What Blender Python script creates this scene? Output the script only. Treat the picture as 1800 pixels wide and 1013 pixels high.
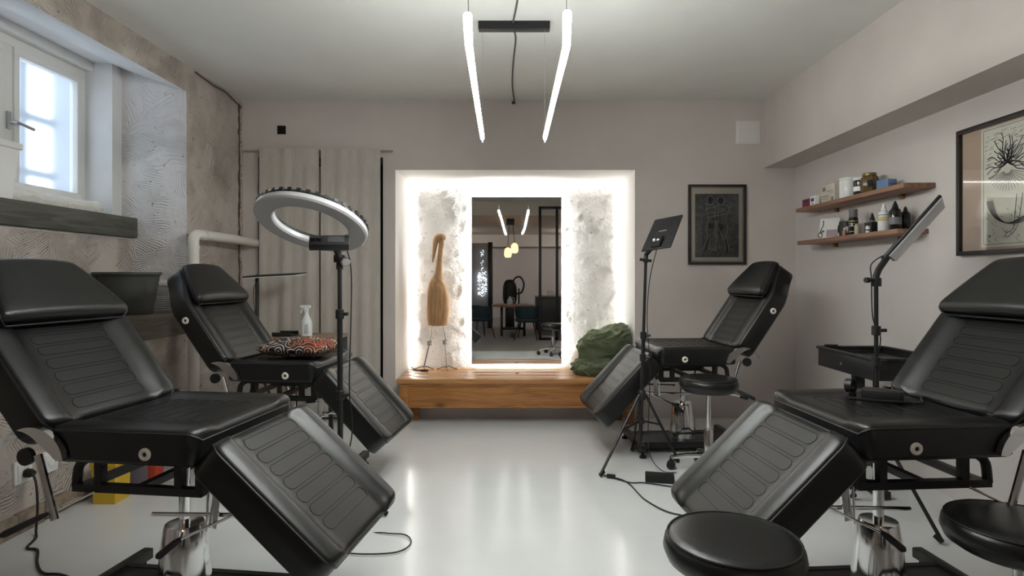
import bpy, bmesh, math, random
from mathutils import Vector, Matrix
random.seed(7)
R = math.radians
PI = math.pi
SC = bpy.context.scene
COL = SC.collection
for o in list(bpy.data.objects):
    bpy.data.objects.remove(o)

# ------------------------------------------------------------------ camera, world, light, exposure
H = 1.155          # eye height
F = 1020.0         # focal length in pixels of the 1800 x 1013 frame
VX, VY = 910.0, 487.0
cd = bpy.data.cameras.new('camera')
cam = bpy.data.objects.new('camera', cd)
COL.objects.link(cam)
cam.location = (0, 0, H)
cam.rotation_euler = (R(90), 0, 0)
cd.sensor_fit = 'HORIZONTAL'
cd.sensor_width = 36.0
cd.lens = 36.0 * F / 1800.0
cd.shift_x = (900.0 - VX) / 1800.0
cd.shift_y = (VY - 506.5) / 1800.0
cd.clip_start = 0.02
cd.clip_end = 200
SC.camera = cam
SC.view_settings.view_transform = 'Standard'
SC.view_settings.look = 'None'
SC.view_settings.gamma = 1.0
SC.view_settings.use_curve_mapping = False
SC.view_settings.exposure = 0.08
SC.cycles.use_denoising = True
SC.cycles.max_bounces = 10
SC.cycles.diffuse_bounces = 5
SC.cycles.glossy_bounces = 5
SC.cycles.sample_clamp_indirect = 6.0

LED_POWER = 104.0       # pendant bars
NICHE_POWER = 11.0      # strip in the niche
MIRROR_POWER = 33.0    # strip behind the mirror
SKY = 2.6              # overcast daylight outside the window
w = bpy.data.worlds.new('overcast_sky')
SC.world = w
w.use_nodes = True
w.node_tree.nodes['Background'].inputs[0].default_value = (0.72, 0.85, 1.0, 1)
w.node_tree.nodes['Background'].inputs[1].default_value = SKY
pl = bpy.data.lights.new('window_portal', 'AREA')
pl.shape = 'RECTANGLE'; pl.size = 1.2; pl.size_y = 1.0
pl.cycles.is_portal = True
po = bpy.data.objects.new('window_portal', pl)
COL.objects.link(po)
po.location = (-2.99, 3.3, 2.07)
po.rotation_euler = (0, R(-90), 0)

def P(px, py, d):
    return Vector(((px - VX) / F * d, d, H - (py - VY) / F * d))

# ------------------------------------------------------------------ materials
MATS = {}
def M(name, col=(.5, .5, .5), rough=.5, metal=0., spec=.5, bump=0., bscale=40., var=0., vscale=6., emit=0., coat=0., trans=0., ior=1.45, col2=None, stretch=(1, 1, 1)):
    if name in MATS:
        return MATS[name]
    m = bpy.data.materials.new(name)
    m.use_nodes = True
    nt = m.node_tree
    b = nt.nodes['Principled BSDF']
    b.inputs['Base Color'].default_value = (*col, 1)
    b.inputs['Roughness'].default_value = rough
    b.inputs['Metallic'].default_value = metal
    b.inputs['Specular IOR Level'].default_value = spec
    b.inputs['Coat Weight'].default_value = coat
    b.inputs['Coat Roughness'].default_value = .12
    b.inputs['Transmission Weight'].default_value = trans
    b.inputs['IOR'].default_value = ior
    if emit:
        b.inputs['Emission Color'].default_value = (*col, 1)
        b.inputs['Emission Strength'].default_value = emit
    tc = nt.nodes.new('ShaderNodeTexCoord')
    mp = nt.nodes.new('ShaderNodeMapping')
    mp.inputs['Scale'].default_value = stretch
    nt.links.new(tc.outputs['Object'], mp.inputs['Vector'])
    if var or col2:
        n = nt.nodes.new('ShaderNodeTexNoise')
        n.inputs['Scale'].default_value = vscale
        n.inputs['Detail'].default_value = 6
        n.inputs['Roughness'].default_value = .6
        nt.links.new(mp.outputs[0], n.inputs['Vector'])
        r = nt.nodes.new('ShaderNodeValToRGB')
        c2 = col2 if col2 else tuple(c * (1 - var) for c in col)
        c1 = col if col2 else tuple(min(1, c * (1 + var * .6)) for c in col)
        r.color_ramp.elements[0].position = .3
        r.color_ramp.elements[1].position = .7
        r.color_ramp.elements[0].color = (*c2, 1)
        r.color_ramp.elements[1].color = (*c1, 1)
        nt.links.new(n.outputs['Fac'], r.inputs[0])
        nt.links.new(r.outputs[0], b.inputs['Base Color'])
    if bump:
        n2 = nt.nodes.new('ShaderNodeTexNoise')
        n2.inputs['Scale'].default_value = bscale
        n2.inputs['Detail'].default_value = 5
        nt.links.new(mp.outputs[0], n2.inputs['Vector'])
        bp = nt.nodes.new('ShaderNodeBump')
        bp.inputs['Strength'].default_value = bump
        bp.inputs['Distance'].default_value = .01
        nt.links.new(n2.outputs['Fac'], bp.inputs['Height'])
        nt.links.new(bp.outputs[0], b.inputs['Normal'])
    MATS[name] = m
    return m

def wood(name, c1, c2, rough=.45, scale=3., along='x', knots=True):
    if name in MATS:
        return MATS[name]
    m = bpy.data.materials.new(name)
    m.use_nodes = True
    nt = m.node_tree
    b = nt.nodes['Principled BSDF']
    b.inputs['Roughness'].default_value = rough
    tc = nt.nodes.new('ShaderNodeTexCoord')
    mp = nt.nodes.new('ShaderNodeMapping')
    s = {'x': (.8, 9, 9), 'y': (9, .8, 9), 'z': (9, 9, .8)}[along]
    mp.inputs['Scale'].default_value = [k * scale / 3 for k in s]
    nt.links.new(tc.outputs['Object'], mp.inputs['Vector'])
    n = nt.nodes.new('ShaderNodeTexNoise')
    n.inputs['Scale'].default_value = 3.2
    n.inputs['Detail'].default_value = 8
    n.inputs['Distortion'].default_value = 1.2
    nt.links.new(mp.outputs[0], n.inputs['Vector'])
    r = nt.nodes.new('ShaderNodeValToRGB')
    r.color_ramp.elements[0].position = .35
    r.color_ramp.elements[1].position = .65
    r.color_ramp.elements[0].color = (*c2, 1)
    r.color_ramp.elements[1].color = (*c1, 1)
    nt.links.new(n.outputs['Fac'], r.inputs[0])
    out = r.outputs[0]
    if knots:
        v = nt.nodes.new('ShaderNodeTexVoronoi')
        v.inputs['Scale'].default_value = 2.6
        mp2 = nt.nodes.new('ShaderNodeMapping')
        mp2.inputs['Scale'].default_value = {'x': (1, 2.2, 2.2), 'y': (2.2, 1, 2.2), 'z': (2.2, 2.2, 1)}[along]
        nt.links.new(tc.outputs['Object'], mp2.inputs['Vector'])
        nt.links.new(mp2.outputs[0], v.inputs['Vector'])
        r2 = nt.nodes.new('ShaderNodeValToRGB')
        r2.color_ramp.elements[0].position = .05
        r2.color_ramp.elements[1].position = .17
        r2.color_ramp.elements[0].color = (.35, .3, .28, 1)
        r2.color_ramp.elements[1].color = (1, 1, 1, 1)
        nt.links.new(v.outputs['Distance'], r2.inputs[0])
        mx = nt.nodes.new('ShaderNodeMix')
        mx.data_type = 'RGBA'; mx.blend_type = 'MULTIPLY'
        mx.inputs[0].default_value = 1
        nt.links.new(out, mx.inputs[6]); nt.links.new(r2.outputs[0], mx.inputs[7])
        out = mx.outputs[2]
    nt.links.new(out, b.inputs['Base Color'])
    bp = nt.nodes.new('ShaderNodeBump')
    bp.inputs['Strength'].default_value = .15
    bp.inputs['Distance'].default_value = .004
    nt.links.new(n.outputs['Fac'], bp.inputs['Height'])
    nt.links.new(bp.outputs[0], b.inputs['Normal'])
    MATS[name] = m
    return m

def plaster(name, c1, c2, comb=.0, rough_amt=.4, patch=3.0):
    """trowelled old plaster: blotchy colour, lumps, and patches of notched-trowel combing"""
    m = bpy.data.materials.new(name)
    m.use_nodes = True
    nt = m.node_tree
    L = nt.links.new
    b = nt.nodes['Principled BSDF']
    b.inputs['Roughness'].default_value = .85
    b.inputs['Specular IOR Level'].default_value = .2
    tc = nt.nodes.new('ShaderNodeTexCoord')
    n = nt.nodes.new('ShaderNodeTexNoise')
    n.inputs['Scale'].default_value = patch
    n.inputs['Detail'].default_value = 9
    n.inputs['Roughness'].default_value = .62
    L(tc.outputs['Object'], n.inputs['Vector'])
    r = nt.nodes.new('ShaderNodeValToRGB')
    r.color_ramp.elements[0].position = .33
    r.color_ramp.elements[1].position = .6
    r.color_ramp.elements[0].color = (*c2, 1)
    r.color_ramp.elements[1].color = (*c1, 1)
    L(n.outputs['Fac'], r.inputs[0])
    # small dark flecks
    f = nt.nodes.new('ShaderNodeTexNoise')
    f.inputs['Scale'].default_value = 38
    f.inputs['Detail'].default_value = 4
    L(tc.outputs['Object'], f.inputs['Vector'])
    fr = nt.nodes.new('ShaderNodeValToRGB')
    fr.color_ramp.elements[0].position = .27
    fr.color_ramp.elements[1].position = .33
    fr.color_ramp.elements[0].color = (.45, .42, .4, 1)
    fr.color_ramp.elements[1].color = (1, 1, 1, 1)
    L(f.outputs['Fac'], fr.inputs[0])
    mx = nt.nodes.new('ShaderNodeMix')
    mx.data_type = 'RGBA'; mx.blend_type = 'MULTIPLY'
    mx.inputs[0].default_value = 1
    L(r.outputs[0], mx.inputs[6]); L(fr.outputs[0], mx.inputs[7])
    L(mx.outputs[2], b.inputs['Base Color'])
    l = nt.nodes.new('ShaderNodeTexNoise')
    l.inputs['Scale'].default_value = 14
    l.inputs['Detail'].default_value = 8
    l.inputs['Roughness'].default_value = .65
    L(tc.outputs['Object'], l.inputs['Vector'])
    bp = nt.nodes.new('ShaderNodeBump')
    bp.inputs['Strength'].default_value = rough_amt
    bp.inputs['Distance'].default_value = .03
    L(l.outputs['Fac'], bp.inputs['Height'])
    last = bp
    if comb:
        # voronoi cells, each with its own comb direction
        v = nt.nodes.new('ShaderNodeTexVoronoi')
        v.inputs['Scale'].default_value = 6.5
        dn = nt.nodes.new('ShaderNodeTexNoise')
        dn.inputs['Scale'].default_value = 3
        L(tc.outputs['Object'], dn.inputs['Vector'])
        ad = nt.nodes.new('ShaderNodeMix'); ad.data_type = 'VECTOR'
        ad.inputs[0].default_value = .10
        L(tc.outputs['Object'], ad.inputs[4]); L(dn.outputs['Color'], ad.inputs[5])
        L(ad.outputs[1], v.inputs['Vector'])
        vr = nt.nodes.new('ShaderNodeVectorRotate')
        vr.rotation_type = 'EULER_XYZ'
        sc_ = nt.nodes.new('ShaderNodeVectorMath'); sc_.operation = 'SCALE'
        sc_.inputs['Scale'].default_value = 2.2
        L(v.outputs['Color'], sc_.inputs[0])
        L(sc_.outputs[0], vr.inputs['Rotation'])
        L(ad.outputs[1], vr.inputs['Vector'])
        wv = nt.nodes.new('ShaderNodeTexWave')
        wv.inputs['Scale'].default_value = 27
        wv.inputs['Distortion'].default_value = .9
        wv.inputs['Detail'].default_value = 2
        wv.inputs['Detail Scale'].default_value = .6
        L(vr.outputs[0], wv.inputs['Vector'])
        n3 = nt.nodes.new('ShaderNodeTexNoise')
        n3.inputs['Scale'].default_value = 5
        L(tc.outputs['Object'], n3.inputs['Vector'])
        r3 = nt.nodes.new('ShaderNodeValToRGB')
        r3.color_ramp.elements[0].position = .44
        r3.color_ramp.elements[1].position = .56
        L(n3.outputs['Fac'], r3.inputs[0])
        mu = nt.nodes.new('ShaderNodeMath'); mu.operation = 'MULTIPLY'
        L(wv.outputs['Fac'], mu.inputs[0]); L(r3.outputs[0], mu.inputs[1])
        b2 = nt.nodes.new('ShaderNodeBump')
        b2.inputs['Strength'].default_value = comb
        b2.inputs['Distance'].default_value = .016
        L(mu.outputs[0], b2.inputs['Height'])
        L(bp.outputs[0], b2.inputs['Normal'])
        last = b2
    L(last.outputs[0], b.inputs['Normal'])
    MATS[name] = m
    return m

def emission(name, col, strength):
    m = bpy.data.materials.new(name)
    m.use_nodes = True
    nt = m.node_tree
    nt.nodes.remove(nt.nodes['Principled BSDF'])
    e = nt.nodes.new('ShaderNodeEmission')
    e.inputs[0].default_value = (*col, 1)
    e.inputs[1].default_value = strength
    nt.links.new(e.outputs[0], nt.nodes['Material Output'].inputs[0])
    MATS[name] = m
    return m

def leather():
    m = bpy.data.materials.new('black_leather')
    m.use_nodes = True
    nt = m.node_tree
    L = nt.links.new
    b = nt.nodes['Principled BSDF']
    b.inputs['Base Color'].default_value = (.007, .0075, .0075, 1)
    b.inputs['Specular IOR Level'].default_value = .5
    tc = nt.nodes.new('ShaderNodeTexCoord')
    n = nt.nodes.new('ShaderNodeTexNoise')
    n.inputs['Scale'].default_value = 5
    n.inputs['Detail'].default_value = 5
    L(tc.outputs['Object'], n.inputs['Vector'])
    mr = nt.nodes.new('ShaderNodeMapRange')
    mr.inputs[3].default_value = .25
    mr.inputs[4].default_value = .37
    L(n.outputs['Fac'], mr.inputs[0])
    L(mr.outputs[0], b.inputs['Roughness'])
    v = nt.nodes.new('ShaderNodeTexVoronoi')
    v.inputs['Scale'].default_value = 420
    L(tc.outputs['Object'], v.inputs['Vector'])
    bp = nt.nodes.new('ShaderNodeBump')
    bp.inputs['Strength'].default_value = .12
    bp.inputs['Distance'].default_value = .002
    L(v.outputs['Distance'], bp.inputs['Height'])
    L(bp.outputs[0], b.inputs['Normal'])
    MATS['black_leather'] = m
    return m

LEATHER = leather()
BLACKM = M('black_metal', (.012, .012, .013), .42, 0, .5)
BLACKP = M('black_plastic', (.014, .014, .015), .45)
RUBBER = M('black_rubber', (.01, .01, .01), .8)
CHROME = M('chrome', (.82, .83, .84), .12, 1.)
STEEL = M('steel', (.6, .6, .6), .3, 1.)
CREAM = M('cream_plastic', (.78, .72, .66), .5)
THREAD = M('dark_thread', (.012, .012, .012), .9)
WHITEP = M('white_plastic', (.8, .8, .79), .4)
WALLP = M('mauve_wall_paint', (.60, .545, .515), .7, spec=.25, bump=.12, bscale=9, var=.06, vscale=2)
RIGHTP = M('right_wall_paint', (.62, .575, .55), .7, spec=.25, bump=.10, bscale=9, var=.05, vscale=2)
CEILP = M('white_ceiling_paint', (.74, .74, .71), .8, spec=.2, bump=.15, bscale=6, var=.04, vscale=2.5)
NICHEP = plaster('white_niche_plaster', (.88, .86, .83), (.80, .77, .74), 0, .8, 4)
LEFTP = plaster('old_trowelled_plaster', (.57, .51, .465), (.38, .33, .29), .6, .65, 2.2)
RECESSP = plaster('pale_combed_plaster', (.76, .73, .72), (.70, .67, .65), .55, .4, 4)
SMOOTHP = M('smooth_white_plaster', (.72, .71, .70), .7, bump=.2, bscale=12, var=.06, vscale=5)
FLOORM = M('grey_white_epoxy', (.68, .69, .69), .15, spec=.5, bump=.04, bscale=5, var=.04, vscale=3)
PINE = wood('honey_pine', (.48, .215, .065), (.29, .115, .033), .38)
PINETOP = wood('honey_pine_top', (.55, .28, .11), (.42, .2, .075), .3)
SHELFW = wood('walnut_board', (.30, .165, .10), (.20, .10, .06), .5, along='y', knots=False)
BEAMW = wood('weathered_grey_beam', (.115, .115, .095), (.06, .06, .05), .8, along='y')
LEDGEW = wood('weathered_brown_beam', (.16, .135, .105), (.09, .075, .06), .85, along='y')

# ------------------------------------------------------------------ mesh helpers
def box(bm, c, s, rot=None, bevel=0., seg=2):
    r = bmesh.ops.create_cube(bm, size=1)
    vs = r['verts']
    bmesh.ops.scale(bm, vec=s, verts=vs)
    if bevel:
        es = list({e for v in vs for e in v.link_edges})
        rb = bmesh.ops.bevel(bm, geom=es, offset=bevel, segments=seg, affect='EDGES', profile=.5)
        vs = list({v for f in rb['faces'] for v in f.verts} | {v for v in vs if v.is_valid})
    if rot is not None:
        bmesh.ops.rotate(bm, cent=(0, 0, 0), matrix=rot, verts=vs)
    bmesh.ops.translate(bm, vec=c, verts=vs)
    return vs

def frame_from(n, up=Vector((0, 0, 1))):
    n = Vector(n).normalized()
    if abs(n.dot(up)) > .98:
        up = Vector((0, 1, 0))
    a = up.cross(n).normalized()
    b = n.cross(a)
    return a, b, n

def tube(bm, pts, r, seg=8, closed=False, rad=None):
    pts = [Vector(p) for p in pts]
    n = len(pts)
    rings = []
    prev = None
    for i, p in enumerate(pts):
        if closed:
            t = pts[(i + 1) % n] - pts[i - 1]
        else:
            t = pts[min(i + 1, n - 1)] - pts[max(i - 1, 0)]
        t.normalize()
        if prev is None:
            a, b, _ = frame_from(t)
        else:
            a = prev - t * prev.dot(t)
            a = a.normalized() if a.length > 1e-6 else frame_from(t)[0]
            b = t.cross(a)
        prev = a
        rr = rad[i] if rad else r
        rings.append([bm.verts.new(p + (a * math.cos(2 * PI * k / seg) + b * math.sin(2 * PI * k / seg)) * rr) for k in range(seg)])
    m = n if closed else n - 1
    for i in range(m):
        A, B = rings[i], rings[(i + 1) % n]
        for k in range(seg):
            bm.faces.new((A[k], A[(k + 1) % seg], B[(k + 1) % seg], B[k]))
    if not closed:
        bm.faces.new(rings[0][::-1])
        bm.faces.new(rings[-1])

def lathe(bm, prof, seg=24, mat=None, cap=True):
    """prof: list of (radius, height) about local z; mat: Matrix to place it"""
    mat = mat or Matrix()
    rings = []
    for r, z in prof:
        rings.append([bm.verts.new(mat @ Vector((r * math.cos(2 * PI * k / seg), r * math.sin(2 * PI * k / seg), z))) for k in range(seg)])
    for A, B in zip(rings, rings[1:]):
        for k in range(seg):
            bm.faces.new((A[k], A[(k + 1) % seg], B[(k + 1) % seg], B[k]))
    if cap:
        bm.faces.new(rings[0][::-1])
        bm.faces.new(rings[-1])

def ringlathe(bm, prof, seg=48, mat=None):
    """closed profile revolved: a ring"""
    mat = mat or Matrix()
    rings = []
    for r, z in prof:
        rings.append([bm.verts.new(mat @ Vector((r * math.cos(2 * PI * k / seg), r * math.sin(2 * PI * k / seg), z))) for k in range(seg)])
    n = len(rings)
    for i in range(n):
        A, B = rings[i], rings[(i + 1) % n]
        for k in range(seg):
            bm.faces.new((A[k], A[(k + 1) % seg], B[(k + 1) % seg], B[k]))

def smooth(pts, k=6, closed=False):
    pts = [Vector(p) for p in pts]
    out = []
    n = len(pts)
    rng = range(n) if closed else range(n - 1)
    for i in rng:
        p0 = pts[i - 1] if (i > 0 or closed) else pts[i]
        p1 = pts[i]
        p2 = pts[(i + 1) % n]
        p3 = pts[(i + 2) % n] if (i + 2 < n or closed) else p2
        for j in range(k):
            t = j / k
            out.append(.5 * ((2 * p1) + (p2 - p0) * t + (2 * p0 - 5 * p1 + 4 * p2 - p3) * t * t + (3 * p1 - p0 - 3 * p2 + p3) * t ** 3))
    if not closed:
        out.append(pts[-1])
    return out

def quad(bm, a, b, c, d):
    bm.faces.new([bm.verts.new(Vector(p)) for p in (a, b, c, d)])

def axis_mat(p, n, up=Vector((0, 0, 1))):
    a, b, n = frame_from(n, up)
    m = Matrix((a, b, n)).transposed().to_4x4()
    m.translation = Vector(p)
    return m

def mk(name, bm, mat, parent=None, sm=35, loc=None, fixn=True):
    if fixn:
        bmesh.ops.recalc_face_normals(bm, faces=bm.faces[:])
    me = bpy.data.meshes.new(name)
    bm.to_mesh(me)
    bm.free()
    if sm:
        me.shade_smooth()
        me.set_sharp_from_angle(angle=R(sm))
    else:
        me.shade_flat()
    for m in (mat if isinstance(mat, (list, tuple)) else [mat]):
        me.materials.append(m)
    o = bpy.data.objects.new(name, me)
    COL.objects.link(o)
    if loc is not None:
        o.location = loc
    if parent is not None:
        o.parent = parent
    return o

def tag(o, label, cat, group=None, kind=None):
    o['label'] = label
    if cat:
        o['category'] = cat
    if group:
        o['group'] = group
    if kind:
        o['kind'] = kind
    return o

def thing(name, label, cat, loc=(0, 0, 0), rz=0., group=None):
    o = bpy.data.objects.new(name, None)
    o.empty_display_size = .1
    COL.objects.link(o)
    o.location = loc
    o.rotation_euler = (0, 0, rz)
    tag(o, label, cat, group)
    return o

def struct(name, bm, mat, label, sm=0, fixn=True):
    o = mk(name, bm, mat, None, sm, fixn=fixn)
    o['label'] = label
    o['kind'] = 'structure'
    return o

def B():
    return bmesh.new()

def part(name, mat, parent, fn, sm=35):
    bm = B()
    fn(bm)
    return mk(name, bm, mat, parent, sm)

def boxpart(name, mat, parent, c, s, rot=None, bevel=.003):
    bm = B()
    box(bm, c, s, rot, bevel)
    return mk(name, bm, mat, parent)

def tubepart(name, mat, parent, pts, r, seg=8, closed=False, rad=None):
    bm = B()
    tube(bm, pts, r, seg, closed, rad)
    return mk(name, bm, mat, parent)

def lathepart(name, mat, parent, prof, seg=24, m=None):
    bm = B()
    lathe(bm, prof, seg, m)
    return mk(name, bm, mat, parent)

# ------------------------------------------------------------------ the room
XL, XR, YB, ZC = -2.258, 2.268, 4.74, 2.60
YF = -6.2               # far end of the room behind the camera
def slab(name, x0, x1, y0, y1, z0, z1, mat, label):
    bm = B()
    box(bm, ((x0 + x1) / 2, (y0 + y1) / 2, (z0 + z1) / 2), (x1 - x0, y1 - y0, z1 - z0))
    return struct(name, bm, mat, label)

def sheet(bm, us, vs, holes, to3):
    """rectangular sheet cut into cells; cells whose centre falls in a hole are left out"""
    for u0, u1 in zip(us, us[1:]):
        for v0, v1 in zip(vs, vs[1:]):
            cu, cv = (u0 + u1) / 2, (v0 + v1) / 2
            if any(a < cu < b and c < cv < d for a, b, c, d in holes):
                continue
            quad(bm, to3(u0, v0), to3(u1, v0), to3(u1, v1), to3(u0, v1))

slab('floor', XL - .4, XR + .2, 1.14, 5.25, -.1, 0, FLOORM, 'glossy pale grey poured floor of the studio')
slab('floor_lounge', XL - .4, XR + .2, YF - .2, 1.14, -.1, 0,
     M('brown_grey_vinyl', (.21, .195, .185), .45, bump=.05, var=.15, vscale=8), 'brownish floor of the room behind, seen in the mirror')
slab('ceiling', XL - .7, XR + .2, -.9, 5.25, ZC, ZC + .1, CEILP, 'white painted ceiling of the studio')
slab('ceiling_lounge', XL - .1, XR + .2, YF - .2, -.9, 2.33, ZC + .1, M('lounge_ceiling', (.62, .56, .49), .8), 'lower ceiling of the room behind, seen in the mirror')

# back wall with the lit niche and the curtained doorway
NX0, NX1, NZ0, NZ1 = -.999, .957, .315, 2.029       # niche mouth
IX0, IX1, IZ0, IZ1 = -.955, .930, .315, 1.998       # niche back
ND = 5.15
DX0, DX1, DZ1 = -2.12, -1.10, 2.13                  # doorway
bm = B()
sheet(bm, [XL - .4, DX0, DX1, NX0, NX1, XR + .2], [-.05, NZ0, NZ1, DZ1, ZC + .05],
      [(DX0, DX1, -1, DZ1), (NX0, NX1, NZ0, NZ1)], lambda u, v: (u, YB, v))
# doorway reveal
for a, b in (((DX0, -.05), (DX0, DZ1)), ((DX0, DZ1), (DX1, DZ1)), ((DX1, DZ1), (DX1, -.05))):
    quad(bm, (a[0], YB, a[1]), (b[0], YB, b[1]), (b[0], YB + .25, b[1]), (a[0], YB + .25, a[1]))
wb = struct('wall_back', bm, WALLP, 'mauve grey back wall with a lit niche and a curtained doorway')
bm = B()
box(bm, ((DX0 + DX1) / 2, YB + .27, 1.05), (DX1 - DX0 + .1, .03, 2.3))
mk('doorway_back', bm, M('dark_passage', (.03, .027, .025), .9), wb)
# niche lining: four reveals and the rough back
bm = B()
o_ = [(NX0, NZ0), (NX0, NZ1), (NX1, NZ1), (NX1, NZ0)]
i_ = [(IX0, IZ0), (IX0, IZ1), (IX1, IZ1), (IX1, IZ0)]
for k in range(4):
    a, b = o_[k], o_[(k + 1) % 4]
    c, d = i_[(k + 1) % 4], i_[k]
    quad(bm, (a[0], YB, a[1]), (b[0], YB, b[1]), (c[0], ND, c[1]), (d[0], ND, d[1]))
mk('niche_reveal', bm, M('niche_reveal_paint', (.80, .78, .75), .7, bump=.1, bscale=8), wb, 0)
bm = B()
nx, nz = 90, 80
from mathutils import noise as mn
vv = []
for j in range(nz + 1):
    row = []
    for i in range(nx + 1):
        x = IX0 + (IX1 - IX0) * i / nx
        z = IZ0 + (IZ1 - IZ0) * j / nz
        e = min(i, nx - i, j, nz - j) / 4.0
        h = mn.fractal(Vector((x * 5, z * 5, 3)), .8, 2.2, 5)
        rg = abs(mn.noise(Vector((x * 7, z * 7, 9))))
        y = ND - min(1, e) * (max(0, h) * .016 + (.010 if rg < .06 and h > .1 else 0))
        row.append(bm.verts.new((x, y, z)))
    vv.append(row)
for j in range(nz):
    for i in range(nx):
        bm.faces.new((vv[j][i], vv[j][i + 1], vv[j + 1][i + 1], vv[j + 1][i]))
mk('niche_back', bm, NICHEP, wb, 60)

# right wall and the boxed beam along it
slab('wall_right', XR, XR + .12, YF - .1, 5.2, -.05, ZC + .05, RIGHTP, 'pale mauve wall on the right with shelves and a framed print')
slab('trim_1', 2.012, XR + .02, YF, YB + .02, 2.045, ZC + .02, WALLP, 'boxed beam running along the top of the right wall')
slab('wall_front', XL - .4, XR + .2, YF - .1, YF, -.05, ZC, M('lounge_wall', (.50, .46, .455), .8), 'mauve grey far wall of the room behind, seen in the mirror')
slab('trim_2', XL, XR, YF, YF + .25, 2.0, 2.34, M('lounge_beam', (.6, .55, .5), .8), 'pale beam at the far end of the room behind')

# left wall with the deep window recess
RY0, RY1 = 2.15, 3.957            # recess in depth
LZ0, LZ1 = .92, 2.42              # ledge top, soffit front edge
XP, XW = -2.63, -2.90             # parapet face, window plane
bm = B()
sheet(bm, [YF - .1, -1, 1, RY0, RY1, YB + .05], [-.05, LZ0, LZ1, ZC + .05], [(RY0, RY1, LZ0, LZ1)], lambda u, v: (XL, u, v))
wl = struct('wall_left', bm, LEFTP, 'old rough trowelled plaster wall on the left with a deep window recess')
bm = B()
quad(bm, (XL, RY1, .7), (XL, RY1, LZ1), (-2.70, RY1, 2.575), (-2.70, RY1, .7))   # far reveal
quad(bm, (XL, RY0, .7), (XL, RY0, LZ1), (-2.70, RY0, 2.575), (-2.70, RY0, .7))
mk('recess_reveal', bm, RECESSP, wl, 0)
bm = B()
quad(bm, (XP, RY0, .7), (XP, RY1, .7), (XP, RY1, 1.5), (XP, RY0, 1.5))
mk('recess_parapet', bm, LEFTP, wl, 0)
bm = B()
quad(bm, (XL, RY0, LZ1), (XL, RY1, LZ1), (-2.70, RY1, 2.575), (-2.70, RY0, 2.575))
quad(bm, (-2.70, RY0, 2.575), (-2.70, RY1, 2.575), (-2.85, RY1, 2.585), (-2.85, RY0, 2.585))
box(bm, (-2.90, (RY0 + RY1) / 2, 2.56), (.14, RY1 - RY0 + .2, .07))          # lintel
box(bm, (-2.85, RY1 - .008, 2.05), (.30, .17, 1.20))                         # far jamb
box(bm, (-2.85, RY0 + .27, 2.05), (.30, .54, 1.20))
mk('recess_soffit', bm, SMOOTHP, wl, 0)
bm = B()
box(bm, (-2.80, (RY0 + RY1) / 2, 1.46), (.34, RY1 - RY0 + .02, .10))          # solid under the sill beam
mk('sill_masonry', bm, SMOOTHP, wl, 0)
# crumbling joint in the corner with the back wall
bm = B()
pts = []
z = 2.56
while z > .9:
    pts.append((z, random.uniform(-.010, .010), random.uniform(.008, .026)))
    z -= random.uniform(.02, .05)
for (z0, o0, w0), (z1, o1, w1) in zip(pts, pts[1:]):
    y = YB - .035
    quad(bm, (XL + .002, y + o0 - w0, z0), (XL + .002, y + o0 + w0, z0), (XL + .002, y + o1 + w1, z1), (XL + .002, y + o1 - w1, z1))
mk('corner_crack', bm, M('crack_shadow', (.10, .075, .058), .95), wl, 0)
bm = B()
for (z0, o0, w0) in pts:
    box(bm, (XL + .006, YB - .012 + o0 * .4, z0), (.016, .022, random.uniform(.02, .05)), Matrix.Rotation(random.uniform(-.4, .4), 3, 'X'), .004)
mk('corner_rubble', bm, M('crumbled_plaster', (.5, .42, .36), .9, bump=.5, bscale=60), wl)
bm = B()
pts2 = [(XL + .01, 4.05, 2.585), (XL + .012, 4.3, 2.57), (XL + .012, 4.45, 2.578), (XL + .012, 4.6, 2.555), (XL + .012, 4.72, 2.53)]
tube(bm, smooth(pts2, 4), .005, 5)
mk('ceiling_crack', bm, MATS['crack_shadow'], wl)

# worn strip along the foot of the left wall
bm = B()
y = 1.2
while y < 4.7:
    l = random.uniform(.08, .22)
    box(bm, (XL + .012, y + l / 2, .035 + random.uniform(0, .014)), (random.uniform(.02, .04), l, random.uniform(.06, .1)), None, .006)
    y += l
struct('baseboard_left', bm, M('crumbling_skirting', (.28, .22, .17), .9, bump=.5, bscale=50, var=.4, vscale=20), 'crumbling brown strip along the foot of the left wall', 30)

# ------------------------------------------------------------------ window
win = bpy.data.objects.new('window_1', None)
COL.objects.link(win)
win.location = (XW, 3.3, 1.62)
win['label'] = 'white framed frosted window high in the left wall recess'
win['kind'] = 'structure'
FRAMEW = M('window_white', (.74, .73, .70), .45)
def wbox(name, mat, y0, y1, z0, z1, x0=-.05, x1=.02, parent=win, bevel=.004):
    bm = B()
    box(bm, ((x0 + x1) / 2, (y0 + y1) / 2 - 3.3, (z0 + z1) / 2 - 1.62), (x1 - x0, y1 - y0, z1 - z0), None, bevel)
    return mk(name, bm, mat, parent)
WY0, WY1, WZ0, WZ1 = 2.70, 3.875, 1.60, 2.525
wbox('window_frame', FRAMEW, WY0, WY1, WZ1 - .055, WZ1)
wbox('window_frame', FRAMEW, WY0, WY1, WZ0, WZ0 + .055)
wbox('window_frame', FRAMEW, WY0, WY0 + .055, WZ0 + .055, WZ1 - .055)
wbox('window_frame', FRAMEW, WY1 - .055, WY1, WZ0 + .055, WZ1 - .055)
wbox('window_mullion', FRAMEW, 3.24, 3.31, WZ0 + .055, WZ1 - .055)
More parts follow.
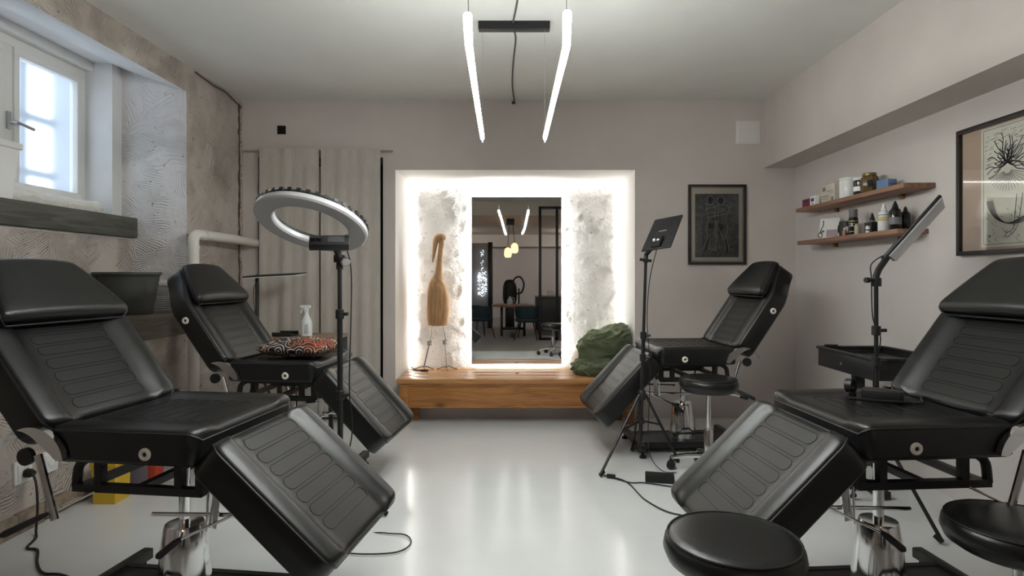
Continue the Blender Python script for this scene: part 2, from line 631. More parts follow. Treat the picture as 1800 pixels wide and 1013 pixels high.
for y0, y1 in ((2.755, 3.24), (3.31, 3.82)):
    s = thing_s = None
    a = wbox('sash', FRAMEW, y0, y1, WZ1 - .10, WZ1 - .055, -.03, .03)
    wbox('sash_rail', FRAMEW, y0, y1, WZ0 + .055, WZ0 + .10, -.03, .03, a)
    wbox('sash_stile', FRAMEW, y0, y0 + .035, WZ0 + .10, WZ1 - .10, -.03, .03, a)
    wbox('sash_stile', FRAMEW, y1 - .035, y1, WZ0 + .10, WZ1 - .10, -.03, .03, a)
    g = bpy.data.materials.get('frosted_glass')
    if g is None:
        g = bpy.data.materials.new('frosted_glass')
        g.use_nodes = True
        nt = g.node_tree
        nt.nodes.remove(nt.nodes['Principled BSDF'])
        t1 = nt.nodes.new('ShaderNodeBsdfRefraction')
        t1.inputs['Roughness'].default_value = .4
        t1.inputs['IOR'].default_value = 1.12
        t2 = nt.nodes.new('ShaderNodeBsdfTranslucent')
        t2.inputs[0].default_value = (.9, .95, 1, 1)
        ms = nt.nodes.new('ShaderNodeMixShader')
        ms.inputs[0].default_value = .35
        nt.links.new(t1.outputs[0], ms.inputs[1]); nt.links.new(t2.outputs[0], ms.inputs[2])
        nt.links.new(ms.outputs[0], nt.nodes['Material Output'].inputs[0])
    bm = B()
    quad(bm, (0, y0 + .03 - 3.3, WZ0 + .09 - 1.62), (0, y1 - .03 - 3.3, WZ0 + .09 - 1.62), (0, y1 - .03 - 3.3, WZ1 - .09 - 1.62), (0, y0 + .03 - 3.3, WZ1 - .09 - 1.62))
    mk('window_pane', bm, g, a, 0)
hb = wbox('window_handle', M('handle_grey', (.45, .45, .46), .35, .6), 3.262, 3.288, 1.99, 2.09, .02, .034)
bm = B()
tube(bm, [(.034, 3.275 - 3.3, 2.03 - 1.62), (.07, 3.275 - 3.3, 2.03 - 1.62), (.075, 3.39 - 3.3, 2.015 - 1.62)], .009, 8)
mk('lever', bm, MATS['handle_grey'], hb)
# bars of the grille outside
bm = B()
for y in (2.4, 2.75, 3.10, 3.45, 3.80, 4.10):
    box(bm, (-3.34, y, 2.1), (.03, .06, 1.3))
for z in (1.85, 2.22, 2.6):
    box(bm, (-3.34, 3.2, z), (.03, 1.9, .05))
gr = mk('window_grille', bm, M('grille_iron', (.12, .12, .13), .6))
tag(gr, 'dark bars blurred behind the frosted window', 'grille')
slab('wall_outside', -3.36, -2.96, 4.05, 4.20, 1.2, 2.9, M('outside_render', (.34, .36, .40), .9), 'grey outer reveal dimly seen through the frosted window')
# foam bead along the sill
bm = B()
pts = [(-2.77 + random.uniform(-.01, .01), 2.75 + k * .075, 1.602 + random.uniform(-.006, .01)) for k in range(15)]
tube(bm, smooth(pts, 3), .03, 10, False, [random.uniform(.040, .054) for _ in range(43)])
tag(mk('foam_bead', bm, M('old_white_foam', (.75, .73, .68), .8, bump=.6, bscale=40, var=.12, vscale=14)), 'lumpy white foam bead sealing the bottom of the window', 'sealant')
def plank(name, label, cat, x0, x1, y0, y1, z0, z1, mat, bevel=.008):
    bm = B()
    box(bm, ((x0 + x1) / 2, (y0 + y1) / 2, (z0 + z1) / 2), (x1 - x0, y1 - y0, z1 - z0), None, bevel)
    return tag(mk(name, bm, mat), label, cat)
plank('sill_beam', 'thick dark weathered beam forming the sill right under the window', 'beam', -2.86, -2.587, RY0 + .005, RY1 - .003, 1.42, 1.555, BEAMW)
plank('ledge_beam', 'brown weathered beam ledge carrying the dark planter', 'beam', -2.625, -2.245, RY0 + .005, RY1 - .003, .77, .92, LEDGEW)

# ------------------------------------------------------------------ lamps: pendant, niche strip, mirror
LEDM = emission('led_white', (.97, 1, .96), LED_POWER)
LEDU = emission('led_uplight', (.97, 1, .96), LED_POWER * .34)
lamp = thing('pendant_lamp', 'two bent glowing white light bars hung below a black ceiling canopy', 'pendant lamp', (-.02, 3.295, ZC))
lo = Vector(lamp.location)
def rel(p, o): return Vector(p) - Vector(o)
bm = B(); box(bm, (0, 0, -.0225), (.405, .055, .045), None, .003)
mk('canopy', bm, BLACKM, lamp)
for side, pts in ((-1, [P(848, 243, 3.27), P(836, 165, 2.40), P(826, 95, 1.80), P(824, 80, 1.70), P(822, 34, 1.45)]), (1, [P(958, 243, 3.27), P(977, 162, 2.40), P(994, 92, 1.80), P(996, 76, 1.70), P(997, 30, 1.45)])):
    bm = B()
    tube(bm, smooth([rel(p, lo) for p in pts], 4), .0105, 12)
    bar = mk('light_bar', bm, LEDM, lamp)
    bm = B()
    tube(bm, smooth([rel(p, lo) + Vector((0, 0, .007)) for p in pts], 4), .0115, 12)
    mk('upper_diffuser', bm, LEDU, bar)
    top = pts[0]
    bm = B(); tube(bm, [rel(top, lo) + Vector((0, .012, -.02)), rel(top, lo) + Vector((0, .012, .07))], .005, 6)
    mk('end_clip', bm, STEEL, bar)
    bm = B(); tube(bm, [rel(top, lo) + Vector((0, .008, .05)), Vector((rel(top, lo).x, 0, -.04))], .0012, 5)
    mk('wire', bm, STEEL, lamp)
    e = pts[-1]
    bm = B(); tube(bm, [rel(e, lo) + Vector((0, .02, .016)), Vector((rel(e, lo).x, e.y + .02 - lo.y, 0))], .0012, 5)
    mk('wire', bm, STEEL, lamp)
pts = [(.0, .6, ZC - .006), (.01, 1.4, ZC - .006), (-.02, 2.2, ZC - .006), (.015, 2.7, ZC - .006), (.0, 3.0, ZC - .006), (-.025, 3.26, ZC - .012), (-.03, 3.33, ZC - .012), (-.012, 3.5, ZC - .006), (-.03, 3.9, ZC - .006), (-.04, 4.35, ZC - .006), (-.03, 4.70, ZC - .008), (-.034, YB - .012, ZC - .02)]
bm = B(); tube(bm, smooth(pts, 5), .005, 6)
box(bm, (-.034, YB - .012, ZC - .025), (.03, .022, .02), None, .004)
tag(mk('ceiling_cable', bm, M('grey_cable', (.08, .075, .07), .7)), 'twisted dark cable running along the ceiling past the lamp canopy', 'cable')

NLED = emission('niche_led', (1, .985, .93), NICHE_POWER)
ns = thing('led_strip_light', 'glowing light strip lining the inner edges of the wall niche', 'light strip', ((IX0 + IX1) / 2, ND - .02, IZ1))
nl = Vector(ns.location)
SW = .034
for nm, c, sz in (('strip_side', (IX0 + .004, ND - .006 - SW / 2, (.36 + IZ1) / 2), (.006, SW, IZ1 - .38)), ('strip_side', (IX1 - .004, ND - .006 - SW / 2, (.36 + IZ1) / 2), (.006, SW, IZ1 - .38)), ('strip_top', ((IX0 + IX1) / 2, ND - .006 - SW / 2, IZ1 - .004), (IX1 - IX0 - .02, SW, .006))):
    bm = B(); box(bm, rel(c, nl), sz)
    mk(nm, bm, NLED, ns, 0)

MY = 5.085
MX0, MX1, MZ0, MZ1 = -.404, .384, .392, 1.855
mir = thing('wall_mirror', 'tall frameless mirror with a glowing halo at the back of the niche', 'mirror', ((MX0 + MX1) / 2, MY, (MZ0 + MZ1) / 2), R(.42))
hw_, hh_ = (MX1 - MX0) / 2, (MZ1 - MZ0) / 2
bm = B(); box(bm, (0, .004, 0), (2 * hw_, .008, 2 * hh_))
mk('glass', bm, M('mirror_silver', (.80, .81, .80), .012, 1.), mir, 0)
bm = B(); box(bm, (0, .022, 0), (2 * hw_ - .09, .026, 2 * hh_ - .09))
mk('backing', bm, M('grey_backing', (.3, .3, .3), .6), mir, 0)
MLED = emission('mirror_led', (1, 1, .97), MIRROR_POWER)
bm = B()
for c, s in (((0, .024, hh_ - .030), (2 * hw_ - .05, .018, .018)), ((0, .024, -hh_ + .030), (2 * hw_ - .05, .018, .018)), ((hw_ - .030, .024, 0), (.018, .018, 2 * hh_ - .08)), ((-hw_ + .030, .024, 0), (.018, .018, 2 * hh_ - .08))):
    box(bm, c, s)
mk('halo_strip', bm, MLED, mir, 0)

# ------------------------------------------------------------------ bench
bench = thing('pine_bench', 'long low honey pine bench standing in the lit niche', 'bench', (-.006, 4.55, 0))
bo = Vector(bench.location)
BZ = .357
for k in range(4):      # top boards
    y0 = 4.52 + k * .152
    boxpart('top_board', PINETOP, bench, rel((-.006, y0 + .0755, BZ - .018), bo), (1.878, .150, .036), None, .004)
boxpart('front_rail', PINE, bench, rel((-.006, 4.552, .228), bo), (1.72, .024, .185))
boxpart('rail_lip', PINE, bench, rel((-.006, 4.545, .312), bo), (1.80, .03, .018))
boxpart('rail_lip', PINE, bench, rel((-.006, 4.548, .137), bo), (1.72, .028, .016))
for sx in (-1, 1):
    boxpart('leg', PINE, bench, rel((-.006 + sx * .885, 4.565, .16), bo), (.065, .065, .32))
    boxpart('leg', PINE, bench, rel((-.006 + sx * .82, 4.70, .16), bo), (.06, .05, .32))
    boxpart('side_rail', PINE, bench, rel((-.006 + sx * .885, 4.64, .228), bo), (.024, .12, .185))
boxpart('latch', M('brass_dark', (.2, .13, .06), .5, .5), bench, rel((-.006, 4.54, .124), bo), (.07, .02, .02))
boxpart('keyhole_plate', MATS['brass_dark'], bench, rel((-.006, 4.80, BZ + .002), bo), (.03, .015, .004), None, .001)

# ------------------------------------------------------------------ treatment beds
def cushion(bm, L, hwf, T, bol=.020, mat=None, n_s=22, end_r=.03, plan_r=.05, cf=.60, crown=0.):
    """padded section along local x from 0 to L, width along y, top at z = 0 (bolsters rise above it)"""
    mat = mat or Matrix()
    ws = [-1, -.985, -.95, -.88, -.80, -.74, -.68, -.62, -.5, -.25, 0, .25, .5, .62, .68, .74, .80, .88, .95, .985, 1]
    def prof(w):
        w = abs(w)
        def ss(a, b, x):
            t = max(0, min(1, (x - a) / (b - a))); return t * t * (3 - 2 * t)
        z = bol * ss(cf, cf + .16, w) + crown * (1 - w * w)
        if w > .9:
            t = (w - .9) / .1
            z -= .016 * (1 - math.sqrt(max(0, 1 - t * t)))
        return z
    svals = []
    for k in range(7):
        svals.append(plan_r * (1 - math.cos(k / 6 * PI / 2)))
    for k in range(1, n_s):
        svals.append(plan_r + (L - 2 * plan_r) * k / n_s)
    svals += [L - v for v in svals[:7]][::-1]
    rings = []
    edge = []
    for s in svals:
        ds = min(s, L - s)
        pi = plan_r - math.sqrt(max(0, plan_r ** 2 - (plan_r - min(ds, plan_r)) ** 2))
        zi = 0
        if ds < end_r:
            zi = end_r - math.sqrt(max(0, end_r ** 2 - (end_r - ds) ** 2))
        hw = hwf(s / L) - pi
        ring = []
        for w_ in ws:
            ring.append(bm.verts.new(mat @ Vector((s, w_ * hw, prof(w_) - zi * .8))))
        edge.append((mat @ Vector((s, -hw, prof(1) - zi * .8)), mat @ Vector((s, hw, prof(1) - zi * .8))))
        for y, z in ((hw, -.45 * T), (hw, -T + .012), (hw - .012, -T), (0, -T), (-hw + .012, -T), (-hw, -T + .012), (-hw, -.45 * T)):
            ring.append(bm.verts.new(mat @ Vector((s, y, z))))
        rings.append(ring)
    n = len(rings[0])
    for A, C in zip(rings, rings[1:]):
        for k in range(n):
            bm.faces.new((A[k], A[(k + 1) % n], C[(k + 1) % n], C[k]))
    bm.faces.new(rings[0][::-1])
    bm.faces.new(rings[-1])
    return edge

def stadium(cx, hl, hh, seg=5):
    """oblong stitched loop: centre cx along the section, half-length hl across, half-height hh along"""
    pts = []
    for k in range(seg + 1):
        a = -PI / 2 + PI * k / seg
        pts.append((cx + hh * math.sin(a), hl - hh + hh * math.cos(a)))
    for k in range(seg + 1):
        a = PI / 2 + PI * k / seg
        pts.append((cx + hh * math.sin(a), -(hl - hh) + hh * math.cos(a)))
    return pts

def bed(label, cx, cy, yaw, h, flip=1, back=63, leg=46, S=.876, grp='black treatment beds'):
    t = thing('treatment_bed', label, 'treatment bed', (cx, cy, 0), yaw, grp)
    SL, HW, T = .555, .325, .115
    FX = Matrix.Scale(-1, 4, Vector((1, 0, 0))) if flip < 0 else Matrix()
    GROW = Matrix.Translation((0, 0, h)) @ Matrix.Scale(S, 4) @ Matrix.Translation((0, 0, -h))
    def fin(name, bm, mat, parent, sm=35, grow=True):
        if grow:
            bmesh.ops.transform(bm, matrix=GROW, verts=bm.verts[:])
        if flip < 0:
            bmesh.ops.transform(bm, matrix=FX, verts=bm.verts[:])
        return mk(name, bm, mat, parent, sm)
    def section(name, L, hwf, M0, loops, bol=.02, T_=T, **kw):
        bm = B()
        edge = cushion(bm, L, hwf, T_, bol, M0, **kw)
        o = fin(name, bm, LEATHER, t, 40)
        bm = B()
        loop = [e[0] for e in edge] + [e[1] for e in edge[::-1]]
        tube(bm, loop, .0042, 6, True)
        fin('piping', bm, BLACKP, o)
        if loops:
            bm = B()
            for c, hl, hh in loops:
                tube(bm, [M0 @ Vector((a, b, .0012)) for a, b in stadium(c, hl, hh)], .0008, 4, True)
            fin('stitching', bm, THREAD, o)
        return o
    # seat
    Ms = Matrix.Translation((-SL / 2, 0, h))
    section('seat_cushion', SL, lambda q: HW, Ms, [(.075 + k * .06, .17, .022) for k in range(7)], .010, end_r=.035, plan_r=.04)
    # leg rest, hinged below the front of the seat
    Ml = Matrix.Translation((SL / 2 + .045, 0, h - .04)) @ Matrix.Rotation(R(leg), 4, 'Y')
    section('leg_rest', .59, lambda q: HW, Ml, [(.065 + k * .067, .175, .0265) for k in range(7)], .024, end_r=.03, plan_r=.055)
    # backrest, tapering to the head
    a = R(back)
    Mb = Matrix.Translation((-SL / 2 - .005, 0, h - .005)) @ Matrix.Rotation(PI, 4, 'Z') @ Matrix.Rotation(-a, 4, 'Y')
    BL = .71
    def bhw(q):
        if q < .58:
            return HW
        u = (q - .58) / .42
        u = u * u * (3 - 2 * u)
        return HW - u * .135
    section('backrest', BL, bhw, Mb, [(.07 + k * .06, .17, .0235) for k in range(4)] + [(.31 + k * .05, .17, .019) for k in range(3)], .02, n_s=26)
    # head pillow strapped on the backrest
    bm = B()
    Mp = Mb @ Matrix.Translation((.42, 0, .082)) @ Matrix.Rotation(R(4), 4, 'Y')
    edge = cushion(bm, .305, lambda q: .295 - .135 * q ** 1.25, .062, 0, Mp, n_s=10, end_r=.045, plan_r=.035, crown=.012)
    pil = fin('head_pillow', bm, LEATHER, t, 50)
    bm = B()
    tube(bm, [e[0] for e in edge] + [e[1] for e in edge[::-1]], .004, 6, True)
    fin('piping', bm, BLACKP, pil)
    # cream eyelets on the sides
    for sy in (-1, 1):
        for p, dirn in ((Vector((.10, sy * (HW + .001), h - .075)), Vector((0, sy, 0))), (Mb @ Vector((.36, -sy * (HW + .001), -.06)), Vector((0, sy, 0)))):
            m = axis_mat(p, dirn)
            bm = B()
            ringlathe(bm, [(.0085, 0), (.0085, .006), (.015, .008), (.021, .005), (.022, 0)], 20, m)
            g = fin('eyelet', bm, CREAM, t)
    # crescent chrome arm brackets at the hinge
    for sy in (-1, 1):
        bm = B()
        c = Vector((-SL / 2 - .03, sy * (HW + .018), h - .115))
        prev = None
        for k in range(15):
            an = R(8 + 150 * k / 14)
            ro, ri = .125, .125 - .052 * math.sin(PI * min(1, (k + 2) / 12))
            ring = []
            for r_, y_ in ((ro, -.011), (ro, .011), (ri, .011), (ri, -.011)):
                ring.append(bm.verts.new(c + Vector((r_ * math.cos(an), y_, r_ * math.sin(an)))))
            if prev:
                for q in range(4):
                    bm.faces.new((prev[q], prev[(q + 1) % 4], ring[(q + 1) % 4], ring[q]))
            else:
                bm.faces.new(ring)
            prev = ring
        bm.faces.new(prev[::-1])
        br = fin('arm_bracket', bm, CHROME, t)
        bm = B()
        tube(bm, [c + Vector((.02, 0, .03)), c + Vector((.085, 0, -.19))], .0125, 10)
        fin('arm_post', bm, CHROME, br)
        bm = B()
        tube(bm, [c + Vector((-.03, -sy * .012, .02)), c + Vector((-.03, sy * .004, .02))], .03, 16)
        fin('hinge_boss', bm, BLACKM, br)
    # black steel frame under the seat
    bm = B()
    zt, zb = h - T - .012, h - T - .115
    for sy in (-1, 1):
        y = sy * .235
        box(bm, (0, y, zb), (.50, .03, .028))
        box(bm, (.02, y, zt), (.46, .03, .024))
        for x in (-.15, .16, .24):
            box(bm, (x, y, (zt + zb) / 2), (.028, .028, zt - zb + .02))
        tube(bm, smooth([(-.20, y, zt), (-.235, y, zt - .03), (-.245, y, zb)], 5), .016, 8)
    for x in (-.22, 0, .22):
        box(bm, (x, 0, zb), (.03, .45, .026))
    box(bm, (0, 0, zt - .02), (.22, .22, .05))
    fin('seat_frame', bm, BLACKM, t)
    # hydraulic column
    bm = B(); lathe(bm, [(.0175, .28), (.0175, h - (h - zb) * S)], 20)
    fin('piston', bm, CHROME, t, 35, False)
    bm = B(); lathe(bm, [(.090, .07), (.088, .085), (.074, .22), (.064, .295), (.060, .304), (.025, .306)], 32)
    ped = fin('pedestal', bm, CHROME, t, 35, False)
    bm = B(); tube(bm, smooth([(-.07, -.05, .11), (-.10, -.13, .13), (-.075, -.18, .14), (.06, -.18, .14), (.095, -.13, .12), (.07, -.05, .11)], 5), .008, 8)
    fin('foot_pedal', bm, BLACKM, t, 35, False)
    # base plate with cross feet
    bm = B()
    box(bm, (0, 0, .057), (.66, .25, .03), None, .004)
    box(bm, (0, -.13, .054), (.66, .025, .04)); box(bm, (0, .13, .054), (.66, .025, .04))
    fin('base_plate', bm, BLACKM, t, 35, False)
    for x in (-.34, .34):
        bm = B(); box(bm, (x, 0, .062), (.04, .50, .04), None, .004)
        cf_ = fin('cross_foot', bm, BLACKM, t, 35, False)
        for y in (-.225, .225):
            bm = B(); lathe(bm, [(.022, 0), (.022, .012), (.008, .016), (.008, .045)], 14, Matrix.Translation((x, y, 0)))
            fin('rubber_foot', bm, RUBBER, cf_, 35, False)
    # adjusting levers
    bm = B(); tube(bm, [(-.16, -.25, zb - .01), (-.27, -.33, zb - .065)], .005, 8)
    lv = fin('back_lever', bm, CHROME, t)
    bm = B(); tube(bm, [(-.265, -.326, zb - .062), (-.29, -.345, zb - .075), (-.36, -.395, zb - .11), (-.368, -.40, zb - .114)], .011, 10, False, [.007, .011, .012, .008])
    fin('grip', bm, BLACKP, lv)
    hx = SL / 2 + .045
    bm = B(); tube(bm, [(hx + .12, -.20, h - .27), (.16, -.24, h - .40)], .005, 8)
    lv = fin('leg_lever', bm, CHROME, t)
    bm = B(); tube(bm, [(.165, -.24, h - .395), (.145, -.245, h - .41), (.09, -.25, h - .455), (.083, -.25, h - .46)], .012, 10, False, [.007, .012, .013, .008])
    fin('grip', bm, BLACKP, lv)
    for sy in (-1, 1):
        bm = B(); tube(bm, [(.0, sy * .17, h - .345), (hx + .17, sy * .17, h - .325)], .0075, 8)
        fin('leg_strut', bm, CHROME, t)
        bm = B(); box(bm, (.262, sy * .19, h - .30), (.032, .006, .15), Matrix.Rotation(R(8), 3, 'Y'))
        fin('slotted_plate', bm, CHROME, t)
        bm = B(); tube(bm, [(.245, sy * .205, zb + .02), (.24, sy * .205, h - .38)], .004, 8)
        fin('link_rod', bm, CHROME, t)
    return t

bedA = bed('large black treatment bed nearest on the left, below the planter ledge', -1.155, 2.012, R(-7), .695, 1, 53, 42)
bedB = bed('black treatment bed with the patterned cushion on its seat', -1.297, 3.373, R(-5), .695, 1, 55, 47)
bedC = bed('smallest looking black treatment bed by the framed print and green blanket', 1.122, 3.95, R(4), .7025, -1, 56, 47, .905)
bedD = bed('large black treatment bed nearest on the right, with a black device on its seat', 1.265, 2.035, R(4), .704, -1, 53, 44)

# ------------------------------------------------------------------ stools
def stool(label, x, y, zs, rot=0., r=.18, lever=0.6):
    t = thing('rolling_stool', label, 'stool', (x, y, 0), rot, 'round black rolling stools')
    bm = B()
    lathe(bm, [(.02, zs - .085), (r - .03, zs - .085), (r - .008, zs - .07), (r + .002, zs - .045), (r - .002, zs - .022), (r - .012, zs - .009), (r - .04, zs - .002), (r * .5, zs), (.01, zs)], 40)
    s = mk('seat', bm, LEATHER, t, 60)
    bm = B()
    tube(bm, [(math.cos(2 * PI * k / 40) * (r - .010), math.sin(2 * PI * k / 40) * (r - .010), zs - .009) for k in range(40)], .003, 6, True)
    mk('piping', bm, BLACKP, s)
    bm = B(); lathe(bm, [(.07, zs - .098), (.07, zs - .085), (.02, zs - .085)], 20)
    mk('seat_plate', bm, BLACKM, t)
    lathepart('gas_lift', CHROME, t, [(.0135, .22), (.0135, zs - .09)], 16)
    lathepart('column', CHROME, t, [(.026, .075), (.026, .25), (.02, .262)], 20)
    for k in range(5):
        a = 2 * PI * k / 5 + .3
        d = Vector((math.cos(a), math.sin(a), 0))
        bm = B()
        tube(bm, [d * .015 + Vector((0, 0, .10)), d * .12 + Vector((0, 0, .092)), d * .215 + Vector((0, 0, .07))], .013, 8, False, [.017, .015, .011])
        lg = mk('base_leg', bm, CHROME, t)
        bm = B()
        n = Vector((-d.y, d.x, 0))
        for sgn in (-1, 1):
            lathe(bm, [(.005, -.009), (.024, -.009), (.026, -.005), (.026, .005), (.024, .009), (.005, .009)], 16, axis_mat(d * .215 + n * .012 * sgn + Vector((0, 0, .026)), n))
        tube(bm, [d * .215 + Vector((0, 0, .075)), d * .215 + Vector((0, 0, .035))], .008, 6)
        mk('caster', bm, BLACKP, lg)
    bm = B(); d = Vector((math.cos(lever), math.sin(lever), 0))
    tube(bm, [d * .03 + Vector((0, 0, zs - .10)), d * .15 + Vector((0, 0, zs - .108)), d * .20 + Vector((0, 0, zs - .12))], .004, 6)
    lv = mk('lever', bm, CHROME, t)
    bm = B(); tube(bm, [d * .19 + Vector((0, 0, zs - .118)), d * .235 + Vector((0, 0, zs - .132))], .009, 8)
    mk('grip', bm, BLACKP, lv)
    return t
stool('round black stool in the foreground in front of the right bed', .575, 1.55, .468, .2)
stool('round black stool cut by the right edge of the picture', 1.41, 1.635, .47, .642)
stool('round black stool tucked in front of the far right bed', 1.125, 3.42, .566, 1.253, .168, -1.2)

# ------------------------------------------------------------------ light stands
def stand(name, label, base, top, feet, hubz, parts_cb, collar=(), pole_r=(.0125, .0095), cat='light stand', split=None):
    t = thing(name, label, cat, base)
    bo_ = Vector(base)
    tp = Vector(top)
    zb = .12
    sp = split or (hubz + (tp.z - hubz) * .45)
    lean = lambda z: Vector((bo_.x + (tp.x - bo_.x) * z / tp.z, bo_.y + (tp.y - bo_.y) * z / tp.z, z))
    L_ = lambda v: Vector(v) - bo_
    lo_ = tubepart('lower_pole', BLACKM, t, [L_(lean(zb)), L_(lean(sp))], pole_r[0], 10)
    tubepart('upper_pole', BLACKM, t, [L_(lean(sp)), L_(tp)], pole_r[1], 10)
    for z in (sp,) + tuple(collar):
        bm = B()
        lathe(bm, [(.018, -.022), (.02, -.02), (.02, .02), (.018, .022)], 14, Matrix.Translation(L_(lean(z))))
        tube(bm, [L_(lean(z)) + Vector((.01, -.005, 0)), L_(lean(z)) + Vector((.042, -.012, .002))], .008, 8)
        mk('clamp', bm, BLACKP, t)
    bm = B()
    lathe(bm, [(.022, -.03), (.026, -.025), (.026, .02), (.02, .03)], 14, Matrix.Translation(L_(lean(hubz))))
    lathe(bm, [(.018, -.015), (.022, -.012), (.022, .012), (.018, .015)], 14, Matrix.Translation(L_(lean(hubz * .62))))
    mk('hub', bm, BLACKP, t)
    for f in feet:
        f = Vector((f[0], f[1], .012))
        d = (f - Vector((bo_.x, bo_.y, .012))).normalized()
        top_ = lean(hubz) + d * .025
        lg = tubepart('leg', BLACKM, t, [L_(top_), L_(f)], .0085, 8)
        mid = top_.lerp(f, .45)
        tubepart('brace', BLACKM, lg, [L_(lean(hubz * .62)) + d * .015, L_(mid)], .006, 6)
        bm = B(); tube(bm, [L_(f) - d * .03 + Vector((0, 0, .018)), L_(f) + Vector((0, 0, .0))], .012, 8)
        mk('foot', bm, RUBBER, lg)
    parts_cb(t, L_, tp)
    return t

def panel_box(name, mat, t, c, e1, e2, thick, off=0., inset=0.):
    e1, e2 = Vector(e1), Vector(e2)
    n = e1.cross(e2).normalized()
    bm = B()
    m = Matrix((e1.normalized(), e2.normalized(), n)).transposed().to_4x4()
    m.translation = Vector(c) + n * off
    vs = box(bm, (0, 0, 0), (e1.length - inset, e2.length - inset, thick), None, min(.006, thick * .4))
    bmesh.ops.transform(bm, matrix=m, verts=bm.verts[:])
    return mk(name, bm, mat, t), n
DIFF = M('white_diffuser', (.62, .63, .65), .4)

# flat black panel between the right beds
def cb(t, L_, tp):
    e1, e2 = Vector((.127, .19, .207)), Vector((.144, -.12, .021))
    c = L_(P(1164.5, 410, 3.52))
    p, n = panel_box('light_panel', BLACKP, t, c, e1, e2, .012)
    sgn = 1 if n.y < 0 else -1
    bk, _ = panel_box('diffuser', DIFF, p, c, e1, e2, .004, -.007 * sgn, .02)
    cc = c - e1 * .32 + n * sgn * .016
    panel_box('battery_mount', BLACKM, p, cc, e1.normalized() * .09, e2.normalized() * .06, .02)
    panel_box('brand_strip', M('grey_print', (.25, .25, .25), .5), p, c + e1 * .05 + n * sgn * .0065, e1.normalized() * .008, e2.normalized() * .05, .001)
    bm = B()
    tube(bm, [L_(tp), L_(tp) + Vector((.003, 0, .05)), cc], .014, 8)
    tube(bm, [L_(tp) + Vector((.03, -.02, .01)), L_(tp) + Vector((-.04, -.02, .02))], .009, 8)
    mk('tilt_head', bm, BLACKP, t)
    bm = B()
    tube(bm, [cc + n * sgn * .012 + Vector((-.012, 0, -.005)), cc + n * sgn * .022 + Vector((-.012, 0, -.005))], .009, 10)
    tube(bm, [cc + n * sgn * .012 + Vector((.012, 0, -.005)), cc + n * sgn * .022 + Vector((.012, 0, -.005))], .009, 10)
    mk('knob', bm, WHITEP, p)
    tubepart('cable', BLACKP, t, smooth([cc + Vector((.01, .01, -.01)), L_(tp) + Vector((.03, .02, -.1)), L_(tp) + Vector((.012, .015, -.35)), L_(tp) + Vector((.03, .02, -.6)), L_((.80, 3.52, .45)), L_((.79, 3.5, .12)), L_((.85, 3.45, .008)), L_((.93, 3.40, .008))], 5), .0028, 6)
b_ = (.752, 3.58, 0)
stand('light_stand', 'black tripod stand with a flat black light panel facing away, right of centre', b_, P(1135, 462, 3.55),
      [((1055 - 910) / F * 3.34, 3.34), ((1111 - 910) / F * 3.84, 3.84), ((1193 - 910) / F * 3.60, 3.60)], .43, cb, (.66,))

# white panel on a stand behind the near right bed
def cb(t, L_, tp):
    e1, e2 = Vector((.17, -.11, .265)), Vector((.15, .20, -.03))
    e2 = (e2 - e1 * (e1.dot(e2) / e1.length_squared))
    c = L_(P(1609, 404, 2.72))
    p, n = panel_box('light_panel', BLACKP, t, c, e1, e2, .014)
    s = -1 if n.dot(Vector((1.85, 2.75, .22))) > 0 else 1
    panel_box('diffuser', DIFF, p, c, e1, e2, .010, .010 * s, .012)
    cc = c - e1 * .42 - n * s * .015
    panel_box('battery_mount', BLACKM, p, cc, e1.normalized() * .10, e2.normalized() * .06, .024)
    bm = B()
    tube(bm, [L_(tp) - Vector((0, 0, .05)), L_(tp), L_(tp) + Vector((.012, 0, .03)), cc], .015, 8)
    lathe(bm, [(.022, -.03), (.022, .01)], 12, Matrix.Translation(L_(tp) + Vector((0, 0, -.02))))
    mk('tilt_head', bm, BLACKP, t)
    bm = B(); tube(bm, [L_(tp) + Vector((-.015, -.01, -.02)), L_(tp) + Vector((-.045, -.015, -.02))], .006, 8)
    tube(bm, [L_(tp) + Vector((-.043, -.015, -.02)), L_(tp) + Vector((-.062, -.018, -.02))], .013, 8)
    mk('knob', bm, BLACKP, t)
    tubepart('cable', BLACKP, t, smooth([cc, L_(tp) + Vector((-.02, 0, .06)), L_(tp) + Vector((-.022, 0, -.02)), L_(tp) + Vector((-.016, 0, -.2)), L_(tp) + Vector((.015, -.01, -.3)), L_(tp) + Vector((-.012, 0, -.45)), L_(tp) + Vector((-.01, 0, -.62))], 5), .0028, 6)
stand('light_stand', 'black tripod stand holding up a slanted white light panel before the shelves', (1.705, 2.76, 0), (1.705, 2.76, 1.16),
      [(1.83, 2.50), (1.45, 2.86), (1.74, 3.02)], .42, cb, (.90,))

# small panel by the curtain
def cb(t, L_, tp):
    e1, e2 = Vector((.385, 0, .02)), Vector((-.01, .24, .012))
    c = L_(P(484, 483.5, 4.28))
    p, n = panel_box('light_panel', BLACKP, t, c, e1, e2, .010)
    panel_box('diffuser', DIFF, p, c, e1, e2, .008, -.008, .004)
    bm = B(); tube(bm, [L_(tp), L_(tp) + Vector((.005, 0, .03)), c - e1 * .34], .013, 8)
    mk('tilt_head', bm, BLACKP, t)
    tubepart('cable', BLACKP, t, smooth([L_(tp), L_(tp) + Vector((-.022, 0, -.06)), L_(tp) + Vector((-.016, 0, -.2)), L_(tp) + Vector((0, 0, -.3))], 5), .0025, 6)
stand('light_stand', 'thin black stand with a level light panel in front of the curtain', (-1.935, 4.3, 0), (-1.935, 4.3, 1.12),
      [(-1.75, 4.42), (-2.10, 4.42), (-1.93, 4.10)], .42, cb)

